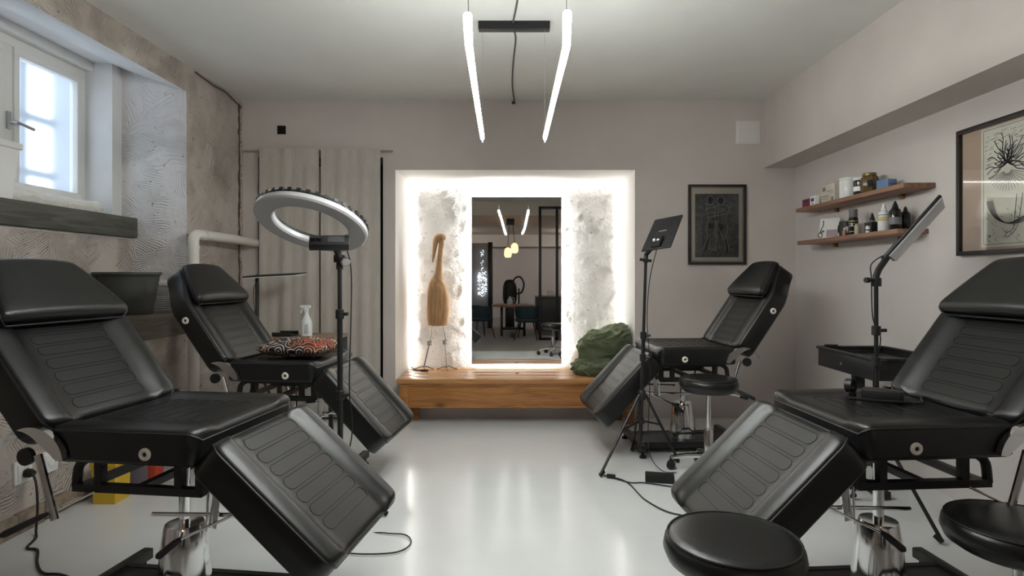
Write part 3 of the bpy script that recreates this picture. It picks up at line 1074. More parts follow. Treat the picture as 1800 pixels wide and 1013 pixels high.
# ring light
def cb(t, L_, tp):
    n = Vector((-.11, -.41, -.90)).normalized()
    c = P(548, 394, 2.58)
    m = axis_mat(L_(c), n)
    bm = B()
    ringlathe(bm, [(.165, .0), (.165, -.02), (.172, -.030), (.236, -.030), (.243, -.02), (.243, .0)], 72, m)
    k = mk('housing', bm, BLACKP, t)
    bm = B()
    ringlathe(bm, [(.162, -.012), (.162, .006), (.168, .014), (.238, .014), (.245, .006), (.245, -.012), (.235, -.002), (.17, -.002)], 72, m)
    mk('diffuser_ring', bm, M('frosted_ring', (.52, .52, .53), .25, spec=.6), k)
    bm = B()
    for q in range(40):     # cooling ribs round the back edge
        a_ = 2 * PI * q / 40
        mm = m @ Matrix.Rotation(a_, 4, 'Z') @ Matrix.Translation((.240, 0, -.026))
        vs = box(bm, (0, 0, 0), (.010, .018, .014))
        bmesh.ops.transform(bm, matrix=mm, verts=vs)
    mk('vent_rib', bm, BLACKM, k)
    # control box on the lower inner edge
    cp = L_(P(579, 427, 2.50))
    e1 = Vector((.96, .25, .02)).normalized() * .165
    e2 = (Vector((0, .75, .6)) - e1 * (e1.dot(Vector((0, .75, .6))) / e1.length_squared)).normalized() * .07
    cbx, nn = panel_box('control_box', BLACKP, t, cp, e1, e2, .035)
    s = 1 if nn.y < 0 else -1
    panel_box('display', M('grey_display', (.06, .06, .065), .2), cbx, cp + e1 * .17 + nn * s * .018, e1.normalized() * .07, e2.normalized() * .045, .004)
    for q in (-.40, -.24):
        bm = B(); p0 = cp + e1 * q + nn * s * .017
        tube(bm, [p0, p0 + nn * s * .014], .011, 12)
        mk('dial', bm, BLACKM, cbx)
    bm = B()
    tube(bm, [L_(tp) - Vector((0, 0, .05)), L_(tp) + Vector((0, 0, .0)), cp + e1 * .12 + Vector((0, .04, -.03)), cp + e1 * .1], .016, 10)
    box(bm, L_(tp) + Vector((0, 0, .0)), (.05, .03, .035), None, .004)
    mk('tilt_head', bm, BLACKP, t)
    bm = B(); lathe(bm, [(.008, 0), (.021, .002), (.023, .012), (.018, .02), (.006, .02)], 18, axis_mat(L_(tp) + Vector((.028, -.012, -.015)), (.5, -.8, 0)))
    mk('tilt_knob', bm, STEEL, t)
    tubepart('cable', BLACKP, t, smooth([cp + e1 * .3 + Vector((0, .05, 0)), L_(tp) + Vector((.045, .03, -.05)), L_(tp) + Vector((.05, .01, -.3)), L_(tp) + Vector((.045, 0, -.6)), L_(tp) + Vector((.06, .0, -.8)), L_(tp) + Vector((.04, -.02, -1.0)), L_((-.72, 2.66, .012)), L_((-.60, 2.60, .008)), L_((-.50, 2.58, .008)), L_((-.46, 2.50, .008)), L_((-.50, 2.42, .008)), L_((-.62, 2.40, .008)), L_((-.74, 2.42, .008)), L_((-.9, 2.5, .008))], 5), .003, 6)
stand('ring_light', 'large ring light tilted on a black stand between the left beds', (-.835, 2.735, 0), P(597, 455, 2.72),
      [(-.63, 2.80), (-1.0, 2.93), (-.86, 2.76)], .32, cb, (.60,), split=.98, pole_r=(.0135, .0105))

# ------------------------------------------------------------------ curtains and rod
tag(tubepart('curtain_rod', M('pale_wood_rod', (.36, .28, .21), .6), None, [(-2.235, 4.716, 2.178), (-1.015, 4.716, 2.178)], .008, 10), 'thin pale wooden curtain rod on the back wall', 'curtain rod')
LINEN = M('grey_beige_linen', (.52, .475, .43), .9, spec=.1, bump=.35, bscale=120, var=.07, vscale=30, stretch=(1, 1, .25))
def curtain(label, x0, x1, seed, drift=0.):
    bm = B()
    nx, nz = 60, 24
    rows = []
    for side in (0, 1):
        for j in range(nz + 1):
            z = 2.192 - (2.172) * j / nz
            amp = .004 + .010 * (j / nz)
            row = []
            for i in range(nx + 1):
                u = i / nx
                x = x0 + (x1 - x0) * u + drift * (j / nz) * u
                y = 4.688 - amp * (math.sin(u * 17 + seed) * .6 + math.sin(u * 31 + seed * 2 + j * .03) * .4) + side * .004
                row.append(bm.verts.new((x, y, z)))
            rows.append(row)
    n = nz + 1
    for s in (0, n):
        for j in range(nz):
            for i in range(nx):
                A, C = rows[s + j], rows[s + j + 1]
                f = (A[i], A[i + 1], C[i + 1], C[i])
                bm.faces.new(f if s == 0 else f[::-1])
    for i in range(nx):
        bm.faces.new((rows[0][i + 1], rows[0][i], rows[n][i], rows[n][i + 1]))
    for j in range(nz):
        for i in (0, nx):
            bm.faces.new((rows[j][i], rows[j + 1][i], rows[n + j + 1][i], rows[n + j][i]))
    return tag(mk('curtain', bm, LINEN, None, 60), label, 'curtain', 'linen curtain panels on the rod')
cl = curtain('grey beige linen curtain panel nearest the rough left wall', -2.087, -1.607, .4, .0)
cr = curtain('grey beige linen curtain panel nearest the lit niche', -1.590, -1.110, 2.1, 0.)
boxpart('button_placket', M('olive_tape', (.30, .26, .19), .9), cl, (-1.580, 4.712, 1.05), (.06, .004, 2.0), None, .001)
for z in (1.95, 1.72, 1.5, 1.28, .98, .70, .4):
    lathepart('snap_button', WHITEP, cl, [(.001, 0), (.009, .001), (.009, .004), (.004, .006)], 12, axis_mat((-1.578, 4.709, z), (0, -1, 0)))

# ------------------------------------------------------------------ things on the walls
def ribbon(bm, pts, wd, to3, k=4):
    pts = smooth([Vector((p[0], p[1], 0)) for p in pts], k)
    prev = None
    for i, p in enumerate(pts):
        t = pts[min(i + 1, len(pts) - 1)] - pts[max(i - 1, 0)]
        if t.length < 1e-9: continue
        t.normalize()
        n = Vector((-t.y, t.x, 0)) * wd / 2
        a = bm.verts.new(to3(p.x + n.x, p.y + n.y)); b = bm.verts.new(to3(p.x - n.x, p.y - n.y))
        if prev: bm.faces.new((prev[0], prev[1], b, a))
        prev = (a, b)

def picture(label, org, ux, W_, Hh, fw, paper, pr, paperm, printm, matm, draw):
    """org: lower corner on the wall; ux: direction along the wall; normal = ux x z pointing to the room"""
    t = thing('framed_print', label, 'picture', org)
    ux = Vector(ux); uz = Vector((0, 0, 1)); n = ux.cross(uz)
    m = Matrix((ux, uz, n)).transposed().to_4x4()
    def bx(name, mat, x0, x1, z0, z1, n0, n1, parent=t, bev=.002):
        bm = B(); box(bm, ((x0 + x1) / 2, (z0 + z1) / 2, (n0 + n1) / 2), (x1 - x0, z1 - z0, n1 - n0), None, bev)
        bmesh.ops.transform(bm, matrix=m, verts=bm.verts[:])
        return mk(name, bm, mat, parent)
    FR = M('dark_brown_frame', (.02, .016, .014), .4)
    for a in ((0, W_, 0, fw), (0, W_, Hh - fw, Hh), (0, fw, fw, Hh - fw), (W_ - fw, W_, fw, Hh - fw)):
        bx('frame_bar', FR, *a, 0, .028)
    bx('mount', matm, fw * .8, W_ - fw * .8, fw * .8, Hh - fw * .8, .002, .010, t, 0)
    pp = bx('paper', paperm, paper[0], paper[1], paper[2], paper[3], .009, .0115, t, 0)
    if pr:
        bx('print_block', printm, pr[0], pr[1], pr[2], pr[3], .0105, .0122, pp, 0)
    draw(pp, lambda x, z, q=.0128: m @ Vector((x, z, q)))
    bm = B()
    quad(bm, *[m @ Vector(v) for v in ((fw * .8, fw * .8, .017), (W_ - fw * .8, fw * .8, .017), (W_ - fw * .8, Hh - fw * .8, .017), (fw * .8, Hh - fw * .8, .017))])
    g = bpy.data.materials.get('picture_glass')
    if g is None:
        g = bpy.data.materials.new('picture_glass'); g.use_nodes = True
        nt = g.node_tree; nt.nodes.remove(nt.nodes['Principled BSDF'])
        tr = nt.nodes.new('ShaderNodeBsdfTransparent'); gl = nt.nodes.new('ShaderNodeBsdfGlossy')
        gl.inputs['Roughness'].default_value = .02
        fr = nt.nodes.new('ShaderNodeFresnel'); fr.inputs[0].default_value = 1.6
        ms = nt.nodes.new('ShaderNodeMixShader')
        nt.links.new(fr.outputs[0], ms.inputs[0]); nt.links.new(tr.outputs[0], ms.inputs[1]); nt.links.new(gl.outputs[0], ms.inputs[2])
        nt.links.new(ms.outputs[0], nt.nodes['Material Output'].inputs[0])
    mk('glass', bm, g, t, 0)
    return t

def draw_couple(parent, to3):
    W_, Hh = .470, .650
    cx = lambda q: (q - 110) / (720 - 110) * W_
    cz = lambda q: (918 - q) / (918 - 88) * Hh
    C = lambda pts: [(cx(a), cz(b)) for a, b in pts]
    dark = B()
    for poly in ([(330, 210), (375, 230), (372, 270), (345, 292), (318, 262)], [(440, 215), (485, 235), (480, 275), (455, 296), (422, 265)],
                 [(318, 490), (385, 490), (385, 545), (330, 545)], [(425, 490), (495, 505), (490, 530), (470, 560), (440, 590), (425, 540)],
                 [(330, 650), (310, 660), (290, 720), (275, 790), (292, 792), (318, 720)], [(360, 610), (385, 615), (360, 680), (352, 740), (385, 752), (350, 758), (338, 700)],
                 [(485, 645), (510, 660), (528, 720), (535, 785), (505, 790), (518, 770), (505, 710)], [(365, 440), (430, 425), (420, 450), (370, 460)]):
        vs = [dark.verts.new(to3(*p)) for p in C(poly)]
        dark.faces.new(vs)
    mk('print_shadow', dark, M('ink_black', (.012, .012, .012), .8), parent, 0)
    bm = B()
    for pts, wd in (
        ([(318, 215), (350, 205), (378, 235), (372, 275), (345, 300), (315, 290), (310, 240), (318, 215)], .0035),
        ([(420, 230), (450, 210), (488, 230), (488, 275), (455, 300), (425, 280), (415, 250), (420, 230)], .0035),
        ([(320, 300), (298, 335), (302, 385), (330, 440), (312, 500), (300, 560), (312, 630), (285, 720), (270, 795)], .003),
        ([(365, 300), (400, 340), (385, 400), (402, 470), (392, 545), (375, 620), (345, 690), (350, 745), (395, 760)], .003),
        ([(490, 295), (540, 330), (520, 400), (508, 470), (530, 540), (508, 620), (528, 700), (540, 785)], .003),
        ([(425, 300), (430, 380), (425, 470), (440, 560), (478, 640), (505, 720), (490, 790)], .003),
        ([(305, 335), (370, 325), (432, 303)], .003), ([(318, 385), (420, 378), (492, 350)], .003), ([(335, 430), (400, 412), (505, 395)], .003),
        ([(345, 360), (395, 385), (430, 370)], .002), ([(440, 330), (470, 345), (500, 335)], .002), ([(405, 470), (410, 540), (412, 580)], .002),
        ([(320, 740), (345, 765), (400, 770)], .003), ([(395, 600), (405, 680), (400, 750)], .002), ([(425, 620), (435, 690), (440, 760)], .002)):
        ribbon(bm, C(pts), wd, lambda x, z: to3(x, z, .0131))
    rr = random.Random(3)
    for k in range(150):
        side = rr.random()
        if side < .25: x, y = rr.uniform(190, 300), rr.uniform(200, 520)
        elif side < .5: x, y = rr.uniform(530, 640), rr.uniform(200, 520)
        else: x, y = rr.choice((rr.uniform(188, 290), rr.uniform(540, 640), rr.uniform(380, 430))), rr.uniform(540, 835)
        a = rr.uniform(-.5, .5) if y < 500 else rr.uniform(.2, 2.6)
        l = rr.uniform(8, 30)
        ribbon(bm, C([(x, y), (x + l * .5 * math.cos(a), y - l * .5 * math.sin(a) - 2), (x + l * math.cos(a), y - l * math.sin(a))]), rr.uniform(.0012, .0025), lambda x, z: to3(x, z, .0130), 2)
    mk('print_lines', bm, M('print_grey', (.36, .36, .34), .8), parent, 0)
PAPER = M('aged_paper', (.55, .50, .42), .85, var=.05)
picture('small dark linocut of two figures in a brown frame on the back wall', (1.389, YB - .001, 1.257), (1, 0, 0), .470, .650, .018,
        (.030, .440, .030, .620), (.056, .412, .058, .575), PAPER, M('charcoal_print', (.085, .089, .088), .85, var=.35, vscale=25), M('grey_mount', (.32, .30, .28), .9), draw_couple)

def draw_hair(parent, to3):
    # u runs from the far edge of the frame toward the viewer
    bm = B()
    rr = random.Random(5)
    hx, hz = .295, .42
    for k in range(34):
        a = R(-25 + 230 * k / 33)
        l = rr.uniform(.06, .125)
        p = [(hx, hz)]
        for q in range(1, 5):
            s = l * q / 4
            p.append((hx + math.cos(a) * s + math.sin(a) * .008 * math.sin(q * 2.2 + k), hz + math.sin(a) * s * 1.25 + .008 * math.sin(q * 2.1 + k * 1.7)))
        ribbon(bm, p, .0045, to3, 4)
    for k in range(90):       # sky strokes
        x, z = rr.uniform(.165, .42), rr.uniform(.40, .575)
        if (x - hx) ** 2 + (z - hz) ** 2 < .012: continue
        ribbon(bm, [(x, z), (x + rr.uniform(.01, .035), z + rr.uniform(0, .008))], .0018, to3, 1)
    for k in range(60):       # sand strokes
        x, z = rr.uniform(.165, .42), rr.uniform(.06, .22)
        ribbon(bm, [(x, z), (x + .012, z - rr.uniform(.004, .016))], .0018, to3, 1)
    for k in range(7):       # boat hull curves
        o = k * .006
        ribbon(bm, [(.175 + o, .255), (.20 + o, .20 - o * .4), (.25 + o, .155 - o * .3), (.33 + o * .5, .135 + o * .5), (.42, .15 + o * .9)], .0024, to3, 5)
    for k in range(16):       # dress folds
        a = R(200 + 140 * k / 15)
        ribbon(bm, [(hx + .02 * math.cos(a), hz - .03 + .02 * math.sin(a)), (hx + .11 * math.cos(a), hz - .03 + .10 * math.sin(a))], .002, to3, 1)
    ribbon(bm, [(.158, .595), (.158, .048)], .0022, to3, 1)
    ribbon(bm, [(.158, .048), (.42, .048)], .0022, to3, 1)
    ribbon(bm, [(.158, .595), (.42, .595)], .0022, to3, 1)
    for p in ([(.345, .27), (.335, .18), (.325, .115), (.29, .095), (.282, .082), (.31, .085), (.345, .12), (.365, .2), (.375, .27)],
              [(.30, .47), (.315, .455), (.325, .47), (.32, .495), (.305, .495), (.30, .47)]):
        ribbon(bm, p, .003, to3, 5)
    ribbon(bm, [(.185, .085), (.195, .092), (.20, .085), (.19, .08)], .004, to3, 3)
    mk('print_lines', bm, M('print_ink', (.045, .048, .055), .8), parent, 0)
picture('large pale woodcut of a figure with wild hair framed on the right wall', (XR - .001, 2.966, 1.262), (0, -1, 0), .56, .635, .022,
        (.142, .44, .035, .605), None, M('pale_paper', (.62, .60, .52), .85, var=.04), None, M('brown_mount', (.42, .32, .25), .9), draw_hair)

vp = thing('vent_cover', 'square white cover plate high on the back wall', 'cover plate', (1.878, YB, 2.333))
boxpart('plate', M('vent_white', (.74, .71, .68), .5), vp, (0, -.006, 0), (.197, .012, .190))
boxpart('inner_panel', MATS['vent_white'], vp, (0, -.014, 0), (.165, .006, .158))
hp = thing('wall_opening', 'small black square hole in the back wall above the curtain', 'vent hole', (-1.927, YB, 2.355))
bm = B(); box(bm, (0, -.001, 0), (.072, .006, .072), Matrix.Rotation(R(3), 3, 'Y'))
mk('dark_inside', bm, M('hole_black', (.004, .004, .004), 1), hp)
bm = B()
for c, s in (((0, -.003, .038), (.08, .008, .005)), ((0, -.003, -.038), (.08, .008, .005)), ((-.038, -.003, 0), (.005, .008, .08)), ((.038, -.003, 0), (.005, .008, .08))):
    box(bm, c, s, None, .001)
mk('rim', bm, WALLP, hp)

# pipes in the left corner
PIPE = M('painted_pipe', (.66, .62, .57), .45)
bm = B()
tube(bm, smooth([(-2.15, 3.85, .25), (-2.15, 3.85, .8), (-2.15, 3.85, 1.30), (-2.15, 3.85, 1.40), (-2.15, 3.88, 1.435), (-2.148, 3.95, 1.44), (-2.14, 4.3, 1.44), (-2.12, 4.72, 1.43)], 5), .034, 14)
pp_ = tag(mk('heating_pipe', bm, PIPE), 'fat white painted pipe bending along the left corner by the curtain', 'pipe')
bm = B(); tube(bm, [(-2.55, 3.85, 1.11), (-2.16, 3.85, 1.11)], .024, 12)
mk('branch_pipe', bm, PIPE, pp_)
bm = B()
for p, q in (((-2.15, 3.85, 1.35), (0, 0, 1)), ((-2.147, 3.97, 1.44), (0, 1, 0))):
    lathe(bm, [(.037, -.012), (.037, .012)], 14, axis_mat(p, q))
mk('elbow_collar', bm, PIPE, pp_)

# wall sockets
def socket(label, y, z):
    t = thing('wall_socket', label, 'socket', (XL, y, z), 0, 'sockets low on the left wall')
    boxpart('plate', WHITEP, t, (.006, 0, 0), (.012, .094, .105), None, .003)
    boxpart('raised_frame', WHITEP, t, (.014, 0, -.002), (.006, .07, .072), None, .002)
    bm = B(); ringlathe(bm, [(.018, .0), (.018, .006), (.022, .006), (.022, 0)], 20, axis_mat((.016, 0, 0), (1, 0, 0)))
    mk('cup', bm, WHITEP, t)
socket('white wall socket with a black plug in it', 2.64, .27)
socket('empty white wall socket half hidden behind the near left bed', 2.79, .268)
bm = B()
lathe(bm, [(.016, 0), (.02, .004), (.02, .025), (.012, .04)], 14, axis_mat((XL + .018, 2.64, .262), (1, 0, 0)))
pts = [(XL + .05, 2.64, .262), (XL + .075, 2.63, .22), (XL + .09, 2.62, .12), (XL + .10, 2.60, .02), (XL + .14, 2.55, .006), (-2.08, 2.46, .006), (-2.02, 2.44, .006), (-1.93, 2.33, .006), (-1.84, 2.25, .006), (-1.74, 2.23, .006), (-1.5, 2.1, .006)]
tube(bm, smooth(pts, 6), .0055, 6)
tag(mk('wall_cable', bm, BLACKP), 'black power cord with plug hanging from the left wall socket to the floor', 'cord')

# floor cables and bits by the panel stand
bm = B()
pts = [(.50, 3.36, .006), (.53, 3.33, .006), (.58, 3.30, .006), (.62, 3.22, .006), (.64, 3.08, .006), (.66, 2.98, .006), (.73, 2.84, .006), (.83, 2.78, .006)]
tube(bm, smooth(pts, 6), .0035, 6)
pts = [(.55, 3.31, .006), (.63, 3.24, .006), (.70, 3.24, .006), (.80, 3.20, .006), (.90, 3.15, .006)]
tube(bm, smooth(pts, 6), .0035, 6)
box(bm, (.535, 3.325, .012), (.05, .022, .022), Matrix.Rotation(R(-20), 3, 'Z'), .005)
tag(mk('floor_cable', bm, BLACKP), 'thin black cable with inline switch lying on the floor at the tripod foot', 'cable')
bm = B(); box(bm, (.80, 3.27, .024), (.16, .06, .046), Matrix.Rotation(R(-12), 3, 'Z'), .005)
pb = tag(mk('power_brick', bm, BLACKP), 'black power brick lying on the floor beside the right leg rest', 'power brick')

# ------------------------------------------------------------------ ledge and sill objects
pt = thing('planter', 'dark grey ribbed planter standing on the brown ledge', 'planter', (-2.445, 3.64, .92))
bm = B()
prof = [(.135, 0), (.137, .01)]
for k in range(1, 15):
    u = k / 15
    prof.append((.137 + .036 * u + (.0012 if k % 2 else -.0012), .01 + .235 * u))
prof += [(.176, .245), (.182, .25), (.182, .262), (.174, .262), (.165, .20), (.16, .20)]
lathe(bm, prof, 40)
PLAST = M('dark_grey_pot', (.045, .047, .043), .55)
mk('pot', bm, PLAST, pt, 50)
bm = B(); ringlathe(bm, [(.172, .25), (.186, .25), (.186, .264), (.172, .264)], 40)
mk('rim', bm, PLAST, pt)
wp = thing('sill_pot', 'white tapered pot on the window sill at the left edge', 'pot', (-2.73, 2.95, 1.555))
bm = B()
def frust(bm, z0, z1, a, b):
    r_ = []
    for z, s in ((z0, a), (z1, b)):
        r_.append([bm.verts.new((x * s, y * s, z)) for x, y in ((-1, -1), (1, -1), (1, 1), (-1, 1))])
    for k in range(4): bm.faces.new((r_[0][k], r_[0][(k + 1) % 4], r_[1][(k + 1) % 4], r_[1][k]))
    bm.faces.new(r_[0][::-1]); bm.faces.new(r_[1])
frust(bm, 0, .27, .085, .105)
mk('body', bm, WHITEP, wp, 0)
bm = B(); box(bm, (0, 0, .285), (.235, .235, .035), None, .006)
mk('rim', bm, WHITEP, wp)

# yellow bin and boxes on the floor behind the near left bed
yb = thing('sharps_bin', 'yellow waste bin on the floor behind the near left bed', 'bin', (-2.10, 3.0, 0))
YEL = M('yellow_plastic', (.62, .40, .03), .5)
bm = B(); frust(bm, 0, .19, .055, .06); mk('body', bm, YEL, yb, 0)
bm = B(); box(bm, (0, 0, .2), (.135, .135, .025), None, .006); mk('lid', bm, YEL, yb)
gb = thing('small_carton', 'purple grey carton with a red end behind the yellow bin', 'box', (-2.06, 3.24, 0))
boxpart('body', M('purple_grey_card', (.22, .19, .24), .7), gb, (-.03, 0, .1), (.10, .08, .2))
boxpart('red_end', M('red_card', (.5, .06, .03), .6), gb, (.04, 0, .1), (.04, .08, .2))

# ------------------------------------------------------------------ small table behind the far left bed
tb = thing('side_table', 'brown topped dark side table behind the far left bed', 'side table', (-1.57, 4.42, 0))
boxpart('top', wood('brown_laminate', (.34, .23, .16), (.26, .17, .12), .4, knots=False), tb, (0, 0, .70), (.46, .32, .024))
boxpart('body', BLACKM, tb, (.02, 0, .63), (.42, .30, .11))
for sx in (-1, 1):
    for sy in (-1, 1):
        boxpart('leg', BLACKM, tb, (sx * .19, sy * .13, .29), (.03, .03, .58))
tr = thing('black_tray', 'flat black tray on the far left side table beside the spray bottle', 'tray', (-1.745, 4.36, .712))
boxpart('base', BLACKP, tr, (0, 0, .006), (.14, .16, .010))
boxpart('rim', BLACKP, tr, (0, -.075, .02), (.14, .012, .024))
boxpart('rim', BLACKP, tr, (0, .075, .02), (.14, .012, .024))
sb = thing('spray_bottle', 'white trigger spray bottle on the brown side table', 'spray bottle', (-1.565, 4.30, .712))
TRANSL = M('milky_plastic', (.74, .75, .76), .35)
lathepart('bottle', TRANSL, sb, [(.036, 0), (.040, .005), (.041, .10), (.038, .118), (.026, .14), (.016, .165), (.014, .185)], 24)
bm = B(); box(bm, (0, 0, .20), (.03, .026, .03), None, .005); box(bm, (-.008, 0, .222), (.075, .024, .022), None, .006)
hd = mk('spray_head', bm, WHITEP, sb)
tubepart('trigger', WHITEP, hd, [(-.022, 0, .21), (-.036, 0, .195), (-.042, 0, .175)], .006, 8)
boxpart('label', M('label_grey', (.55, .52, .5), .6), sb, (.012, -.0395, .06), (.03, .003, .07))

# ------------------------------------------------------------------ patterned cushion
def superell(bm, n, ax, e1, e2, disp=None, M0=None):
    r = bmesh.ops.create_icosphere(bm, subdivisions=n, radius=1)
    sg = lambda v, e: math.copysign(abs(v) ** e, v)
    for v in r['verts']:
        x, y, z = v.co
        th = math.asin(max(-1, min(1, z))); ph = math.atan2(y, x)
        p = Vector((ax[0] * sg(math.cos(th), e1) * sg(math.cos(ph), e2), ax[1] * sg(math.cos(th), e1) * sg(math.sin(ph), e2), ax[2] * sg(math.sin(th), e1)))
        if disp: p = disp(p, Vector((x, y, z)))
        v.co = (M0 @ p) if M0 else p
    return r['verts']
def paisley():
    m = bpy.data.materials.new('paisley_cloth'); m.use_nodes = True
    nt = m.node_tree; L = nt.links.new
    b = nt.nodes['Principled BSDF']; b.inputs['Roughness'].default_value = .75
    tc = nt.nodes.new('ShaderNodeTexCoord')
    v = nt.nodes.new('ShaderNodeTexVoronoi'); v.inputs['Scale'].default_value = 13
    L(tc.outputs['Object'], v.inputs['Vector'])
    mu = nt.nodes.new('ShaderNodeMath'); mu.operation = 'MULTIPLY'; mu.inputs[1].default_value = 30
    L(v.outputs['Distance'], mu.inputs[0])
    si = nt.nodes.new('ShaderNodeMath'); si.operation = 'SINE'; L(mu.outputs[0], si.inputs[0])
    r = nt.nodes.new('ShaderNodeValToRGB')
    r.color_ramp.elements[0].position = .30; r.color_ramp.elements[0].color = (0, 0, 0, 1)
    r.color_ramp.elements[1].position = .6; r.color_ramp.elements[1].color = (1, 1, 1, 1)
    L(si.outputs[0], r.inputs[0])
    n = nt.nodes.new('ShaderNodeTexNoise'); n.inputs['Scale'].default_value = 9; L(tc.outputs['Object'], n.inputs['Vector'])
    r2 = nt.nodes.new('ShaderNodeValToRGB')
    r2.color_ramp.elements[0].position = .42; r2.color_ramp.elements[0].color = (.55, .47, .43, 1)
    e = r2.color_ramp.elements.new(.55); e.color = (.42, .20, .09, 1)
    r2.color_ramp.elements[-1].position = .66; r2.color_ramp.elements[-1].color = (.60, .11, .03, 1)
    L(n.outputs['Fac'], r2.inputs[0])
    mx = nt.nodes.new('ShaderNodeMix'); mx.data_type = 'RGBA'
    mx.inputs[6].default_value = (.014, .014, .018, 1)
    L(r.outputs[0], mx.inputs[0]); L(r2.outputs[0], mx.inputs[7]); L(mx.outputs[2], b.inputs['Base Color'])
    return m
def pil_d(p, u):
    f = (p.x / .23) ** 2 * (p.y / .18) ** 2
    p.z *= max(.25, 1 - .7 * min(1, f))
    p.z += .004 * math.sin(p.x * 40 + p.y * 17)
    p.x *= 1 - .08 * (1 - (p.y / .18) ** 2) * abs(p.x) / .23
    return p
bm = B(); superell(bm, 5, (.215, .16, .057), 1.0, .38, pil_d)
cu = tag(mk('patterned_cushion', bm, paisley(), None, 60, (-1.252, 3.34, .752)), 'black cushion with orange and white paisley lying on the bed seat', 'cushion')
cu.rotation_euler = (0, 0, R(-12))

# ------------------------------------------------------------------ wooden bird
BW = wood('driftwood', (.52, .31, .15), (.34, .18, .08), .7, 4, 'z', False)
bird = thing('wooden_bird', 'tall carved wooden heron on wire legs standing on the bench', 'sculpture', (P(770, 645, 5.0).x, 5.0, BZ))
bb = Vector(bird.location)
D_ = 5.0
K = D_ / F
pb_ = lambda px, py, dy=0: P(px, py, D_) - bb + Vector((0, dy, 0))
bm = B()
body = [(769, 572.5, 13), (769, 571, 17.5), (769, 562, 19.5), (769.5, 545, 20.5), (769, 525, 19.5), (768, 508, 17), (768, 497, 13.5), (769.5, 488, 9.5), (771, 476, 6.2), (773, 455, 4.6), (775, 438, 4.3), (776, 430, 4.8), (776, 422, 4.5)]
pts = smooth([pb_(a, b) for a, b, c in body], 4)
rads = smooth([Vector((c * K, 0, 0)) for a, b, c in body], 4)
tube(bm, pts, .1, 18, False, [r.x for r in rads])
for v in bm.verts:
    q = mn.noise(v.co * 14); v.co.x *= 1 + .06 * q; v.co.y *= .85 + .1 * q
mk('body', bm, BW, bird, 60)
bm = B()
hd_ = [(781.5, 422, 3), (779, 419, 6), (775, 418, 7.5), (769.5, 418.5, 6.2), (766, 424, 5), (764, 436, 3.8), (762, 450, 2.6), (760.3, 462, .8)]
tube(bm, smooth([pb_(a, b) for a, b, c in hd_], 4), .1, 14, False, [max(.001, r.x) for r in smooth([Vector((c * K, 0, 0)) for a, b, c in hd_], 4)])
hd2 = mk('head', bm, BW, bird, 60)
bm = B()
for a in (-1, 1):
    bmesh.ops.create_icosphere(bm, subdivisions=2, radius=.007, matrix=Matrix.Translation(pb_(777, 420.5, a * .034)))
mk('eye', bm, BLACKP, hd2)
WIRE = M('grey_wire', (.22, .21, .19), .45, .8)
for kn, an, hip in (((755, 604), (745.5, 641), (760.5, 571)), ((782, 602), (786, 640), (778.5, 571))):
    bm = B()
    base = pb_(*an); base.z = .030
    path = [pb_(*hip), pb_(kn[0] + 1.5, kn[1] - 6), pb_(*kn)]
    tube(bm, path, .0055, 6)
    c0 = pb_(*kn)
    tube(bm, [c0 + Vector((.019 * math.cos(k * .9), .019 * math.sin(k * .9), .02 - .0022 * k)) for k in range(18)], .0045, 5)
    tube(bm, [c0, base], .0055, 6)
    lg = mk('wire_leg', bm, WIRE, bird)
    bm = B()
    for a in (R(200), R(-15), R(-80), R(100)):
        e = base + Vector((math.cos(a) * .085, math.sin(a) * .07, 0)); e.z = .006
        tube(bm, [base, base.lerp(e, .5) + Vector((0, 0, .004)), e], .005, 6)
        bmesh.ops.create_icosphere(bm, subdivisions=1, radius=.0075, matrix=Matrix.Translation(e + Vector((0, 0, .001))))
    mk('foot', bm, WIRE, lg)
bm = B()
tube(bm, smooth([(-.92, 4.96, BZ + .006), (-.86, 4.93, BZ + .006), (-.80, 4.915, BZ + .006), (-.76, 4.93, BZ + .006), (-.80, 4.945, BZ + .006), (-.86, 4.95, BZ + .006), (-.93, 5.08, BZ + .006)], 5), .004, 6)
box(bm, (-.79, 4.90, BZ + .009), (.06, .018, .016), None, .004)
tag(mk('strip_cable', bm, BLACKP), 'thin black cable with a switch on the bench at the bird feet', 'cable')

# ------------------------------------------------------------------ green blanket
GREEN = M('green_plush', (.105, .125, .075), .85, spec=.2, bump=.5, bscale=90, var=.35, vscale=9)
GREEN.node_tree.nodes['Principled BSDF'].inputs['Sheen Weight'].default_value = .5
GREEN.node_tree.nodes['Principled BSDF'].inputs['Sheen Tint'].default_value = (.6, .7, .45, 1)
gbk = thing('blanket', 'crumpled green plush blanket heaped on the right end of the bench', 'blanket', (.70, 4.84, BZ))
def folds(p, u, f, a):
    k = Vector((p.x * .7, p.y, p.z * 1.3))
    w_ = k + .05 * mn.noise_vector(k * 6)
    r_ = a * (1 - 3.2 * abs(mn.noise(w_ * f * .5 + Vector((1.7, 4, 2))))) + a * .55 * (1 - 3 * abs(mn.noise(w_ * f * 1.15 + Vector((8, 2, 5)))))
    return p + u * r_
def bl_d(p, u):
    q = folds(p, u, 16, .026)
    q.z += .30 * max(0, q.x) * (1 if q.z > 0 else .1)          # the right end stands higher
    if q.x < -.14: q.z -= .25 * (-.14 - q.x)
    return q
bm = B(); superell(bm, 6, (.205, .125, .130), .62, .6, bl_d, Matrix.Translation((.035, .03, .205)) @ Matrix.Rotation(R(-6), 4, 'Y') @ Matrix.Rotation(R(10), 4, 'Z'))
bmesh.ops.delete(bm, geom=[], context='VERTS')
for v in bm.verts: v.co.x = min(v.co.x, .232)
rl = mk('bundled_roll', bm, GREEN, gbk, 75)
def bl2(p, u):
    q = folds(p, u, 20, .022)
    q.z = max(q.z, -.052)
    return q
